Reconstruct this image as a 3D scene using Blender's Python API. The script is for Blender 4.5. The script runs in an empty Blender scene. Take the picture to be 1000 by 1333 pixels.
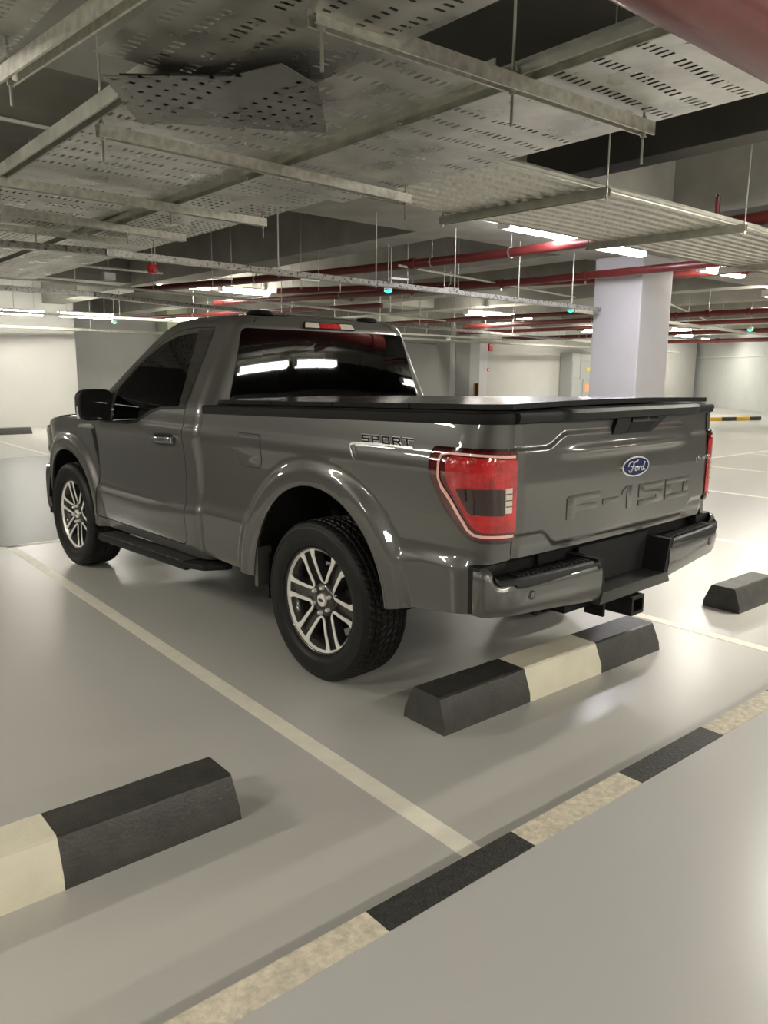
import bpy, bmesh, math, random
from mathutils import Vector, Matrix, noise
from mathutils.geometry import delaunay_2d_cdt
random.seed(7)
PI = math.pi
sc = bpy.context.scene
col = sc.collection

# ------------------------------------------------------------------ camera, world, exposure
cam_d = bpy.data.cameras.new('camera')
cam = bpy.data.objects.new('camera', cam_d)
col.objects.link(cam)
CAM = (-3.121, -3.126, 1.541)
cam.location = CAM
cam_d.sensor_fit = 'VERTICAL'
cam_d.sensor_height = 36.0
cam_d.lens = 36.0 * 1017.07 / 1333.0
cam_d.clip_start = 0.05
cam_d.clip_end = 200
_yaw, _pitch, _roll = 0.69895, -0.1786, 0.0091
_f = Vector((math.sin(_yaw) * math.cos(_pitch), math.cos(_yaw) * math.cos(_pitch), math.sin(_pitch)))
_r0 = Vector((math.cos(_yaw), -math.sin(_yaw), 0))
_u0 = _r0.cross(_f)
_r = math.cos(_roll) * _r0 + math.sin(_roll) * _u0
_u = _r.cross(_f)
cam.rotation_euler = Matrix((( _r.x, _u.x, -_f.x), (_r.y, _u.y, -_f.y), (_r.z, _u.z, -_f.z))).to_euler()
sc.camera = cam

w = bpy.data.worlds.new('world')
sc.world = w
w.use_nodes = True
w.node_tree.nodes['Background'].inputs[0].default_value = (0.9, 0.95, 0.85, 1)
w.node_tree.nodes['Background'].inputs[1].default_value = 0.02
sc.view_settings.view_transform = 'Standard'
sc.view_settings.look = 'None'
sc.view_settings.gamma = 1.0
sc.view_settings.use_curve_mapping = False
sc.view_settings.exposure = 0.66

# ------------------------------------------------------------------ materials
def mat(name, color=(0.5, 0.5, 0.5), rough=0.5, metal=0.0, coat=0.0, coat_rough=0.03, emit=None, estr=0.0, spec=0.5,
        noise_amt=0.0, noise_scale=8.0, bump=0.0, bump_scale=60.0, rough_var=0.0, alpha=None, trans=0.0, detail=4.0):
    m = bpy.data.materials.new(name)
    m.use_nodes = True
    nt = m.node_tree
    b = nt.nodes['Principled BSDF']
    b.inputs['Base Color'].default_value = (*color, 1)
    b.inputs['Roughness'].default_value = rough
    b.inputs['Metallic'].default_value = metal
    b.inputs['Specular IOR Level'].default_value = spec
    b.inputs['Coat Weight'].default_value = coat
    b.inputs['Coat Roughness'].default_value = coat_rough
    b.inputs['Transmission Weight'].default_value = trans
    if emit:
        b.inputs['Emission Color'].default_value = (*emit, 1)
        b.inputs['Emission Strength'].default_value = estr
    tc = nt.nodes.new('ShaderNodeTexCoord')
    if noise_amt or rough_var:
        n = nt.nodes.new('ShaderNodeTexNoise')
        n.inputs['Scale'].default_value = noise_scale
        n.inputs['Detail'].default_value = detail
        nt.links.new(tc.outputs['Object'], n.inputs['Vector'])
        if noise_amt:
            mr = nt.nodes.new('ShaderNodeMapRange')
            mr.inputs[1].default_value = 0.3
            mr.inputs[2].default_value = 0.7
            mr.inputs[3].default_value = 1 - noise_amt
            mr.inputs[4].default_value = 1 + noise_amt
            nt.links.new(n.outputs['Fac'], mr.inputs[0])
            mx = nt.nodes.new('ShaderNodeVectorMath')
            mx.operation = 'SCALE'
            mx.inputs[0].default_value = color
            nt.links.new(mr.outputs[0], mx.inputs['Scale'])
            nt.links.new(mx.outputs[0], b.inputs['Base Color'])
        if rough_var:
            mr = nt.nodes.new('ShaderNodeMapRange')
            mr.inputs[1].default_value = 0.3
            mr.inputs[2].default_value = 0.7
            mr.inputs[3].default_value = max(0, rough - rough_var)
            mr.inputs[4].default_value = rough + rough_var
            nt.links.new(n.outputs['Fac'], mr.inputs[0])
            nt.links.new(mr.outputs[0], b.inputs['Roughness'])
    if bump:
        n2 = nt.nodes.new('ShaderNodeTexNoise')
        n2.inputs['Scale'].default_value = bump_scale
        n2.inputs['Detail'].default_value = 3
        nt.links.new(tc.outputs['Object'], n2.inputs['Vector'])
        bp = nt.nodes.new('ShaderNodeBump')
        bp.inputs['Strength'].default_value = bump
        bp.inputs['Distance'].default_value = 0.01
        nt.links.new(n2.outputs['Fac'], bp.inputs['Height'])
        nt.links.new(bp.outputs['Normal'], b.inputs['Normal'])
    return m

PAINT = mat('grey_car_paint', (0.082, 0.080, 0.073), 0.38, 0.3, coat=1.0, coat_rough=0.02)
BLACK = mat('black_plastic', (0.007, 0.007, 0.007), 0.5, spec=0.28, bump=0.15, bump_scale=400)
GLOSSBLK = mat('gloss_black', (0.012, 0.012, 0.012), 0.12)
TONNEAU = mat('tonneau_black', (0.022, 0.022, 0.022), 0.22, bump=0.05, bump_scale=500)
RUBBER = mat('tyre_rubber', (0.009, 0.009, 0.008), 0.5, spec=0.28, noise_amt=0.2, noise_scale=20)
LINER = mat('wheel_arch_liner', (0.008, 0.008, 0.007), 0.8, spec=0.2)
UNDER = mat('underbody_black', (0.009, 0.009, 0.009), 0.7, spec=0.2)
ALLOY = mat('machined_alloy', (0.85, 0.83, 0.78), 0.32, 0.3)
ALLOYDK = mat('painted_alloy_pocket', (0.055, 0.052, 0.048), 0.3, 0.6, coat=0.6)
CHROME = mat('chrome', (0.85, 0.85, 0.85), 0.06, 1.0)
BRAKE = mat('brake_steel', (0.22, 0.21, 0.19), 0.4, 0.9)
SILVER = mat('silver_badge', (0.72, 0.72, 0.70), 0.2, 0.85)
BLUE = mat('blue_oval', (0.004, 0.010, 0.085), 0.2, spec=0.3)
WHITE = mat('white_script', (0.8, 0.8, 0.8), 0.25)
REDLENS = mat('red_lens', (0.50, 0.006, 0.008), 0.10, coat=1.0, noise_amt=0.35, noise_scale=25, bump=0.35, bump_scale=90)
REDDARK = mat('dark_red_lens', (0.10, 0.003, 0.004), 0.08, coat=1.0)
REDBLK = mat('smoked_red_lens', (0.022, 0.003, 0.003), 0.08, coat=1.0)
LIGHTBAR = mat('frosted_light_bar', (0.95, 0.55, 0.48), 0.3, coat=1.0)
CLEARW = mat('clear_reverse_lens', (0.72, 0.66, 0.55), 0.15, coat=1.0, bump=0.5, bump_scale=200)
SEAT = mat('seat_cloth', (0.03, 0.03, 0.03), 0.8)
SEAM = mat('panel_gap_black', (0.004, 0.004, 0.004), 0.8)

def glass_mat(name, tint, rough=0.02):
    m = bpy.data.materials.new(name)
    m.use_nodes = True
    nt = m.node_tree
    nt.nodes.remove(nt.nodes['Principled BSDF'])
    out = nt.nodes['Material Output']
    t = nt.nodes.new('ShaderNodeBsdfTransparent')
    t.inputs[0].default_value = (*tint, 1)
    g_ = nt.nodes.new('ShaderNodeBsdfGlossy')
    g_.inputs['Roughness'].default_value = rough
    g_.inputs['Color'].default_value = (0.9, 0.9, 0.9, 1)
    fr = nt.nodes.new('ShaderNodeFresnel')
    fr.inputs['IOR'].default_value = 1.55
    mx = nt.nodes.new('ShaderNodeMixShader')
    nt.links.new(fr.outputs[0], mx.inputs[0])
    nt.links.new(t.outputs[0], mx.inputs[1])
    nt.links.new(g_.outputs[0], mx.inputs[2])
    nt.links.new(mx.outputs[0], out.inputs[0])
    return m
TINT = glass_mat('tinted_glass', (0.05, 0.055, 0.045))

# ------------------------------------------------------------------ mesh helpers
def tag(o, label, cat=None, group=None, kind=None):
    if label: o['label'] = label
    if cat: o['category'] = cat
    if group: o['group'] = group
    if kind: o['kind'] = kind
    return o

def empty(name, loc=(0, 0, 0), rz=0.0):
    o = bpy.data.objects.new(name, None)
    o.empty_display_size = 0.2
    o.location = loc
    o.rotation_euler = (0, 0, rz)
    col.objects.link(o)
    return o

class MB:
    def __init__(s):
        s.v = []
        s.f = []
        s.fn = None
    def add(s, vs, fs):
        b = len(s.v)
        s.v += [tuple(p) for p in vs]
        s.f += [tuple(b + i for i in f) for f in fs]
        return s
    def box(s, lo, hi, m=None):
        x0, y0, z0 = lo; x1, y1, z1 = hi
        vs = [(x0,y0,z0),(x1,y0,z0),(x1,y1,z0),(x0,y1,z0),(x0,y0,z1),(x1,y0,z1),(x1,y1,z1),(x0,y1,z1)]
        if m: vs = [tuple(m @ Vector(p)) for p in vs]
        return s.add(vs, [(0,3,2,1),(4,5,6,7),(0,1,5,4),(1,2,6,5),(2,3,7,6),(3,0,4,7)])
    def bar(s, a, b, w, h, up=(0, 0, 1)):
        a = Vector(a); b = Vector(b); d = b - a; L = d.length
        if L < 1e-6: return s
        y = d / L; up = Vector(up)
        x = y.cross(up)
        if x.length < 1e-4: x = y.cross(Vector((1, 0, 0)))
        x.normalize(); z = x.cross(y)
        m = Matrix(((x.x, y.x, z.x, a.x), (x.y, y.y, z.y, a.y), (x.z, y.z, z.z, a.z), (0, 0, 0, 1)))
        return s.box((-w/2, 0, -h/2), (w/2, L, h/2), m)
    def prism(s, poly, f0, f1):
        """poly 2D ccw; f0,f1 map (u,v)->xyz for the two faces"""
        n = len(poly)
        vs = [f0(*p) for p in poly] + [f1(*p) for p in poly]
        fs = [tuple(range(n))[::-1], tuple(range(n, 2*n))]
        fs += [(i, (i+1) % n, n + (i+1) % n, n + i) for i in range(n)]
        return s.add(vs, fs)
    def tube(s, pts, r, seg=10, caps=True):
        pts = [Vector(p) for p in pts]
        n = len(pts)
        rs = r if isinstance(r, (list, tuple)) else [r] * n
        vs = []; fs = []
        prev = None
        for i, p in enumerate(pts):
            t = (pts[min(i+1, n-1)] - pts[max(i-1, 0)]).normalized()
            if prev is None:
                a = t.cross(Vector((0, 0, 1)))
                if a.length < 1e-3: a = t.cross(Vector((1, 0, 0)))
            else:
                a = prev - t * prev.dot(t)
            a.normalize(); prev = a
            b = t.cross(a)
            for k in range(seg):
                an = 2*PI*k/seg
                vs.append(p + rs[i]*(math.cos(an)*a + math.sin(an)*b))
        for i in range(n-1):
            for k in range(seg):
                k2 = (k+1) % seg
                fs.append((i*seg+k, i*seg+k2, (i+1)*seg+k2, (i+1)*seg+k))
        if caps:
            fs.append(tuple(range(seg))[::-1]); fs.append(tuple((n-1)*seg+k for k in range(seg)))
        return s.add(vs, fs)
    def lathe(s, prof, seg=32, axis='x', origin=(0, 0, 0), fn=None, a0=0, a1=2*PI):
        """prof: list of (r, h) ; axis direction carries h"""
        full = abs(a1-a0-2*PI) < 1e-6
        n = len(prof); vs = []; fs = []
        ns = seg if full else seg+1
        for k in range(ns):
            an = a0 + (a1-a0)*k/seg
            for (r, h) in prof:
                rr = r if fn is None else r + fn(an, r, h)
                c, d = rr*math.cos(an), rr*math.sin(an)
                p = (h, c, d) if axis == 'x' else ((c, h, d) if axis == 'y' else (c, d, h))
                vs.append((p[0]+origin[0], p[1]+origin[1], p[2]+origin[2]))
        for k in range(seg):
            k2 = (k+1) % ns
            for i in range(n-1):
                fs.append((k*n+i, k2*n+i, k2*n+i+1, k*n+i+1))
        return s.add(vs, fs)
    def grid(s, fn, nu, nv):
        vs = [fn(i/nu, j/nv) for i in range(nu+1) for j in range(nv+1)]
        fs = [(i*(nv+1)+j, (i+1)*(nv+1)+j, (i+1)*(nv+1)+j+1, i*(nv+1)+j+1) for i in range(nu) for j in range(nv)]
        return s.add(vs, fs)
    def build(s, name, material, parent=None, smooth=35, bevel=0, weld=False, flip=False, recalc=True, solid=0, seg=2):
        me = bpy.data.meshes.new(name)
        me.from_pydata(s.v, [], s.f)
        bm = bmesh.new(); bm.from_mesh(me)
        if weld: bmesh.ops.remove_doubles(bm, verts=bm.verts, dist=1e-5)
        if recalc: bmesh.ops.recalc_face_normals(bm, faces=bm.faces)
        if bevel:
            es = [e for e in bm.edges if len(e.link_faces) == 2 and e.calc_face_angle(0) > 0.6]
            bmesh.ops.bevel(bm, geom=es, offset=bevel, segments=seg, affect='EDGES', profile=0.6)
        if solid:
            bmesh.ops.solidify(bm, geom=bm.faces[:], thickness=solid)
        bm.to_mesh(me); bm.free()
        if flip: me.flip_normals()
        me.materials.append(material)
        if smooth:
            me.shade_smooth()
            me.set_sharp_from_angle(angle=math.radians(smooth))
        o = bpy.data.objects.new(name, me)
        col.objects.link(o)
        if parent: o.parent = parent
        return o

def mirror_mb(mb):
    m = MB()
    m.v = [(-x, y, z) for x, y, z in mb.v]
    m.f = [tuple(reversed(f)) for f in mb.f]
    return m

def resample(poly, step, closed=True):
    out = []
    n = len(poly)
    for i in range(n if closed else n-1):
        a = poly[i]; b = poly[(i+1) % n]
        L = math.hypot(b[0]-a[0], b[1]-a[1])
        k = max(1, int(math.ceil(L/step)))
        for j in range(k):
            t = j/k
            out.append((a[0]+(b[0]-a[0])*t, a[1]+(b[1]-a[1])*t))
    if not closed: out.append(poly[-1])
    return out

def round_poly(poly, r, n=5):
    """round the corners of a polygon; r number or list"""
    out = []
    N = len(poly)
    for i in range(N):
        ri = r[i] if isinstance(r, (list, tuple)) else r
        p = Vector(poly[i]); a = Vector(poly[i-1]); b = Vector(poly[(i+1) % N])
        if ri <= 0: out.append(tuple(p)); continue
        da = (a-p); db = (b-p)
        ra = min(ri, da.length*0.45); rb = min(ri, db.length*0.45)
        p0 = p + da.normalized()*ra; p1 = p + db.normalized()*rb
        for k in range(n+1):
            t = k/n
            out.append(tuple((1-t)**2*p0 + 2*t*(1-t)*p + t*t*p1))
    return out

def inside(pt, poly):
    x, y = pt; c = False; j = len(poly)-1
    for i in range(len(poly)):
        xi, yi = poly[i]; xj, yj = poly[j]
        if (yi > y) != (yj > y) and x < (xj-xi)*(y-yi)/(yj-yi)+xi: c = not c
        j = i
    return c

def panel(name, outer, fmap, material, parent, holes=(), step=0.03, thick=0.012, mirror=False, inner_step=None):
    """curved sheet panel: 2D outline meshed finely, mapped by fmap(u,v)->xyz; normals from fmap; edge returned inward"""
    loops = [resample(outer, step)] + [resample(h, step) for h in holes]
    ist = inner_step or step
    us = [p[0] for p in outer]; vs_ = [p[1] for p in outer]
    allb = [p for l in loops for p in l]
    cell = {}
    for p in allb: cell.setdefault((int(p[0]//ist), int(p[1]//ist)), []).append(p)
    pts = list(allb); edges = []
    b = 0
    for l in loops:
        edges += [(b+i, b+(i+1) % len(l)) for i in range(len(l))]
        b += len(l)
    nx = int((max(us)-min(us))/ist)+1; ny = int((max(vs_)-min(vs_))/ist)+1
    for i in range(nx+1):
        for j in range(ny+1):
            p = (min(us)+i*ist+(0.5*ist if j % 2 else 0), min(vs_)+j*ist)
            ci, cj = int(p[0]//ist), int(p[1]//ist)
            near = any(math.hypot(q[0]-p[0], q[1]-p[1]) < ist*0.55 for a in (-1, 0, 1) for c in (-1, 0, 1) for q in cell.get((ci+a, cj+c), ()))
            if near or not inside(p, loops[0]) or any(inside(p, h) for h in loops[1:]): continue
            pts.append(p)
    r = delaunay_2d_cdt([Vector(p) for p in pts], edges, [], 0, 1e-6)
    V2 = [tuple(p) for p in r[0]]
    F = []
    for f in r[2]:
        c = (sum(V2[i][0] for i in f)/len(f), sum(V2[i][1] for i in f)/len(f))
        if inside(c, loops[0]) and not any(inside(c, h) for h in loops[1:]): F.append(tuple(f))
    e = 0.003
    V3 = [Vector(fmap(*p)) for p in V2]; N3 = []
    for p in V2:
        du = Vector(fmap(p[0]+e, p[1])) - Vector(fmap(p[0]-e, p[1]))
        dv = Vector(fmap(p[0], p[1]+e)) - Vector(fmap(p[0], p[1]-e))
        n = du.cross(dv)
        N3.append(n.normalized() if n.length > 1e-12 else Vector((0, 0, 1)))
    Cc = Vector((0, 1.3, 0.95))
    if sum(n.dot(v-Cc) for n, v in zip(N3, V3)) < 0: N3 = [-n for n in N3]
    if mirror:
        V3 = [Vector((-a.x, a.y, a.z)) for a in V3]; N3 = [Vector((-a.x, a.y, a.z)) for a in N3]
    # orientation of faces to agree with normals
    FF = []
    for f in F:
        a, b_, c = V3[f[0]], V3[f[1]], V3[f[2]]
        n = (b_-a).cross(c-a)
        FF.append(f if n.dot(N3[f[0]]) > 0 else tuple(reversed(f)))
    cnt = {}
    for f in FF:
        for k in range(len(f)):
            a, b_ = f[k], f[(k+1) % len(f)]
            cnt.setdefault((min(a, b_), max(a, b_)), []).append((a, b_))
    nb = len(V3); back = {}
    verts = list(V3); rim = []
    for k, l in cnt.items():
        if len(l) == 1:
            a, b_ = l[0]
            for q in (a, b_):
                if q not in back:
                    back[q] = len(verts); verts.append(V3[q] - N3[q]*thick)
            rim.append((b_, a, back[a], back[b_]))
    me = bpy.data.meshes.new(name)
    me.from_pydata([tuple(p) for p in verts], [], FF+rim)
    me.shade_smooth()
    nrm = []
    for i, f in enumerate(FF+rim):
        if i < len(FF): nrm += [tuple(N3[q]) for q in f]
        else:
            pn = me.polygons[i].normal
            nrm += [tuple(pn)]*len(f)
    me.normals_split_custom_set(nrm)
    me.materials.append(material)
    o = bpy.data.objects.new(name, me)
    col.objects.link(o)
    if parent: o.parent = parent
    return o

def smooth01(t):
    t = max(0.0, min(1.0, t)); return t*t*(3-2*t)

def table(pts):
    """monotone-ish cubic through pts, tabulated"""
    xs = [p[0] for p in pts]; ys = [p[1] for p in pts]; n = len(xs)
    d = [(ys[i+1]-ys[i])/(xs[i+1]-xs[i]) for i in range(n-1)]
    m = [d[0]]+[0 if d[i-1]*d[i] <= 0 else 2*d[i-1]*d[i]/(d[i-1]+d[i]) for i in range(1, n-1)]+[d[-1]]
    def f(x):
        if x <= xs[0]: return ys[0]+m[0]*(x-xs[0])
        if x >= xs[-1]: return ys[-1]+m[-1]*(x-xs[-1])
        for i in range(n-1):
            if x <= xs[i+1]: break
        h = xs[i+1]-xs[i]; t = (x-xs[i])/h
        return (ys[i]*(1+2*t)*(1-t)**2 + h*m[i]*t*(1-t)**2 + ys[i+1]*t*t*(3-2*t) + h*m[i+1]*t*t*(t-1))
    return f
# ------------------------------------------------------------------ setting materials
def stain_floor(name, color, rough):
    """glossy epoxy floor: faint roller marks and worn, scuffed patches in gloss"""
    m = mat(name, color, rough, spec=0.55, noise_amt=0.03, noise_scale=0.6, detail=2)
    nt = m.node_tree; b = nt.nodes['Principled BSDF']
    tc = nt.nodes.new('ShaderNodeTexCoord')
    n = nt.nodes.new('ShaderNodeTexNoise'); n.inputs['Scale'].default_value = 2.2; n.inputs['Detail'].default_value = 5
    n2 = nt.nodes.new('ShaderNodeTexNoise'); n2.inputs['Scale'].default_value = 14; n2.inputs['Detail'].default_value = 3
    ad = nt.nodes.new('ShaderNodeMath'); ad.operation = 'MULTIPLY_ADD'; ad.inputs[1].default_value = 0.12
    nt.links.new(tc.outputs['Object'], n.inputs['Vector']); nt.links.new(tc.outputs['Object'], n2.inputs['Vector'])
    nt.links.new(n2.outputs['Fac'], ad.inputs[0]); nt.links.new(n.outputs['Fac'], ad.inputs[2])
    bp = nt.nodes.new('ShaderNodeBump'); bp.inputs['Strength'].default_value = 0.12; bp.inputs['Distance'].default_value = 0.012
    nt.links.new(ad.outputs[0], bp.inputs['Height']); nt.links.new(bp.outputs[0], b.inputs['Normal'])
    return m
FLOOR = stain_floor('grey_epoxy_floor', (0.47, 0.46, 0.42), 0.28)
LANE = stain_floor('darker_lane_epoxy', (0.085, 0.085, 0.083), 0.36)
WALK = stain_floor('walkway_epoxy', (0.46, 0.455, 0.43), 0.30)
LINE = mat('cream_line_paint', (0.80, 0.76, 0.64), 0.35, noise_amt=0.06, noise_scale=12)
KERBW = mat('worn_cream_kerb_paint', (0.60, 0.54, 0.42), 0.7, noise_amt=0.22, noise_scale=45, bump=0.5, bump_scale=120, detail=8)
KERBB = mat('worn_black_kerb_paint', (0.028, 0.027, 0.024), 0.6, noise_amt=0.45, noise_scale=40, bump=0.5, bump_scale=120, detail=8)
STOPB = mat('black_stop_paint', (0.042, 0.040, 0.035), 0.42, noise_amt=0.25, noise_scale=14, bump=0.25, bump_scale=90)
STOPW = mat('cream_stop_paint', (0.72, 0.67, 0.52), 0.42, noise_amt=0.05, noise_scale=10, bump=0.2, bump_scale=90)
YEL = mat('yellow_kerb_paint', (0.75, 0.45, 0.04), 0.5)
WALL = mat('off_white_wall', (0.50, 0.495, 0.465), 0.75, noise_amt=0.03, noise_scale=1.5)
WALLG = mat('grey_wall', (0.36, 0.36, 0.345), 0.75, noise_amt=0.05, noise_scale=1.5)
WALLC = mat('pale_ramp_wall', (0.62, 0.64, 0.62), 0.7, noise_amt=0.04, noise_scale=1.5)
PILLAR = mat('white_pillar_paint', (0.56, 0.55, 0.56), 0.55, noise_amt=0.02, noise_scale=3)
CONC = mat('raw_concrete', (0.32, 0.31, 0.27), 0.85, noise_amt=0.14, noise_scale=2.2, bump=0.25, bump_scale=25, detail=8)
CONC_SHADE = mat('shaded_concrete', (0.050, 0.047, 0.038), 0.9, noise_amt=0.14, noise_scale=2.2, bump=0.25, bump_scale=25, detail=8)  # same concrete, with the unlit gloom above the trays put into its colour
GALV = mat('galvanised_steel', (0.60, 0.59, 0.52), 0.42, 0.5, noise_amt=0.22, noise_scale=30, rough_var=0.12)
GALVD = mat('dull_galvanised_steel', (0.38, 0.38, 0.32), 0.5, 0.5, noise_amt=0.2, noise_scale=12, rough_var=0.1)
SPANG = mat('spangled_galvanised', (0.36, 0.35, 0.32), 0.35, 0.7, noise_amt=0.35, noise_scale=35, rough_var=0.15)
ROD = mat('zinc_rod', (0.45, 0.45, 0.40), 0.4, 0.8)
REDPIPE = mat('red_pipe_paint', (0.135, 0.020, 0.018), 0.42, noise_amt=0.15, noise_scale=8, coat=0.15)
WHITEP = mat('white_plastic', (0.75, 0.74, 0.70), 0.4)
REDP = mat('red_plastic', (0.55, 0.02, 0.015), 0.25)
BRASS = mat('brass_sleeve', (0.35, 0.22, 0.07), 0.35, 0.8)
CABI = mat('cabinet_grey', (0.42, 0.43, 0.42), 0.4, 0.3)
STICK = mat('yellow_sticker', (0.75, 0.62, 0.08), 0.5)
ORNG = mat('orange_notice', (0.75, 0.40, 0.20), 0.6)
PGREEN = mat('pale_green_paint', (0.45, 0.52, 0.36), 0.7)
TUBE = mat('lit_diffuser', (0.9, 0.9, 0.9), 0.4, emit=(1.0, 0.955, 0.86), estr=42.0)
TUBES = mat('soft_lit_diffuser', (0.9, 0.9, 0.9), 0.4, emit=(0.95, 0.92, 1.0), estr=22.0)
LEDG = mat('green_led', (0.02, 0.3, 0.15), 0.3, emit=(0.05, 1.0, 0.45), estr=1.5)

def perforated(name, px, py, sx, sy, gx, gy, base=(0.56, 0.55, 0.50), fx=.82, fy=.80, skew=0.0):
    """galvanised sheet with real see-through slots"""
    m = mat(name, base, 0.34, 0.65, noise_amt=0.35, noise_scale=4.0, rough_var=0.12, detail=4)
    nt = m.node_tree; b = nt.nodes['Principled BSDF']; out = nt.nodes['Material Output']
    tc = nt.nodes.new('ShaderNodeTexCoord'); sp = nt.nodes.new('ShaderNodeSeparateXYZ')
    nt.links.new(tc.outputs['Object'], sp.inputs[0])
    def M(op, a, b_=None):
        n = nt.nodes.new('ShaderNodeMath'); n.operation = op
        for i, v in enumerate((a, b_)):
            if v is None: continue
            if isinstance(v, (int, float)): n.inputs[i].default_value = v
            else: nt.links.new(v, n.inputs[i])
        return n.outputs[0]
    X = M('ADD', sp.outputs[0], 50.0); Y = M('ADD', sp.outputs[1], 50.0)
    if skew: X = M('ADD', X, M('MULTIPLY', Y, skew))
    a = M('LESS_THAN', M('MODULO', X, px), sx)
    c = M('LESS_THAN', M('MODULO', Y, py), sy)
    d = M('LESS_THAN', M('MODULO', X, gx), gx*fx)
    e = M('LESS_THAN', M('MODULO', Y, gy), gy*fy)
    hole = M('MULTIPLY', M('MULTIPLY', a, c), M('MULTIPLY', d, e))
    tr = nt.nodes.new('ShaderNodeBsdfTransparent'); mx = nt.nodes.new('ShaderNodeMixShader')
    nt.links.new(hole, mx.inputs[0]); nt.links.new(b.outputs[0], mx.inputs[1]); nt.links.new(tr.outputs[0], mx.inputs[2])
    nt.links.new(mx.outputs[0], out.inputs[0])
    return m
PERF = perforated('slotted_tray_steel', .037, .165, .015, .048, .333, 1.02, (.56, .55, .51))
PERFB = perforated('slotted_tray_steel_fine', .044, .070, .019, .028, .42, .80)
PERF2 = perforated('slotted_tray_steel_turned', .110, .036, .040, .013, .50, .30, (.42, .41, .37))
PERFD = perforated('dotted_patch_steel', .060, .068, .020, .020, .47, 2.0, (.27, .27, .25), fx=.72, fy=1.0)

# ------------------------------------------------------------------ fluorescent fittings (all the light there is)
LIGHT_W = 26.0
def fitting(x0, x1, y, z, label, power=1.0, group=None, tint=(1.0, 0.95, 0.84)):
    t = empty('fluorescent_light', (x0, y, z)); tag(t, label, 'light', group)
    L = x1-x0
    MB().prism([(-.062, .048), (.062, .048), (.05, .082), (-.05, .082)], lambda u, v: (.02, u, v), lambda u, v: (L-.02, u, v)).build('housing', WHITEP, t, smooth=0, bevel=.006)
    prof = [(.060, .050)] + [(.078*math.cos(a), -.010-.048*math.sin(a)) for a in [PI*k/10 for k in range(11)]] + [(-.060, .050)]
    MB().prism(list(reversed(prof)), lambda u, v: (.035, u, v), lambda u, v: (L-.035, u, v)).build('diffuser', TUBES if tint[2] > .95 else TUBE, t, smooth=50)
    for xx in (.0, L-.03):
        MB().prism([(-.078, -.055), (.078, -.055), (.088, .075), (-.088, .075)], lambda u, v: (xx, u, v), lambda u, v: (xx+.03, u, v)).build('end_cap', WHITEP, t, smooth=0, bevel=.01)
    ld = bpy.data.lights.new('lamp', 'AREA'); ld.shape = 'RECTANGLE'; ld.size = L-.1; ld.size_y = .14
    ld.energy = LIGHT_W*power; ld.color = tint; ld.spread = math.radians(175)
    lo = bpy.data.objects.new('lamp', ld); col.objects.link(lo); lo.parent = t; lo.location = (L/2, 0, -.060)
    return t
fitting(3.54, 4.82, 2.84, 3.117, 'lit fluorescent batten nearest the white pillar, partly behind the ribbed tray', .6, tint=(.93, .90, 1.0))
fitting(5.15, 6.41, 2.95, 3.105, 'short visible length of lit batten right beside the top of the white pillar', .45, tint=(.93, .90, 1.0))
fitting(8.30, 9.56, 3.15, 3.105, 'lit batten just right of the white pillar under the ribbed tray end')
fitting(12.2, 13.5, 3.95, 3.04, 'small lit batten at the right edge of the picture')
fitting(3.72, 4.95, 12.2, 3.22, 'left of the two lit battens hanging end to end above the cab roof')
fitting(5.22, 6.45, 12.3, 3.22, 'right of the two lit battens hanging end to end above the cab roof')
fitting(11.35, 12.62, 11.0, 3.0, 'left half of the bright batten pair left of the white pillar', 1.2)
fitting(12.66, 13.93, 11.05, 3.0, 'right half of the bright batten pair left of the white pillar', 1.2)
fitting(3.1, 4.4, 16.2, 2.78, 'lit batten over the far left bays, beyond the left walls corner', .8)
fitting(1.6, 2.9, 16.6, 2.80, 'dimmer batten at the left edge above the off-white wall', .8)
fitting(21.6, 22.9, 11.4, 3.0, 'distant lit batten just right of the white pillar shaft', 3)
fitting(16.5, 17.8, 4.2, 3.04, 'far batten beyond the right edge row', 2.5)
fitting(27.0, 28.3, 7.5, 3.04, 'far batten lighting the curved ramp wall', 3)
fitting(20.0, 21.3, 13.8, 3.0, 'far batten in front of the grey electrical cabinets', 1.6)
fitting(7.0, 8.3, 19.0, 3.0, 'far batten hidden behind the cab over the rear bays', 1.2)
fitting(13.0, 14.3, 18.5, 3.0, 'far batten in front of the far grey wall', 2.4)
# ------------------------------------------------------------------ the truck
TRUCK = empty('pickup_truck', (0, 0, 0), 0.04627)
tag(TRUCK, 'dark grey single-cab pickup truck parked in the marked bay', 'truck')
WB = 3.119
BEDP = table([(.36, .93), (.44, .958), (.52, .975), (.60, .980), (.67, .985), (.715, .988), (.74, .983), (.775, .972), (.84, .965), (.93, .964),
              (1.02, .968), (1.10, .977), (1.15, .984), (1.185, .982), (1.215, .970), (1.28, .957), (1.34, .944), (1.40, .925)])
CABP = table([(.36, .93), (.44, .955), (.50, .970), (.58, .977), (.65, .982), (.695, .983), (.72, .977), (.75, .967), (.84, .960), (.93, .961),
              (1.02, .966), (1.10, .976), (1.145, .983), (1.18, .980), (1.21, .968), (1.28, .957), (1.33, .940), (1.40, .905), (1.53, .843),
              (1.71, .753), (1.80, .712), (1.842, .682), (1.865, .650)])
def flare(x, y, z, yc, zc, r1, r0, out):
    r = math.hypot(y-yc, (z-zc)*0.985)
    if r > r0+0.04: return x
    S = smooth01((r0+0.035-r)/(0.085))
    lip = 1.0 - 0.5*smooth01((r1+0.03-r)/0.05)*0.03
    return x + max(0, out*lip - x)*S
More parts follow.
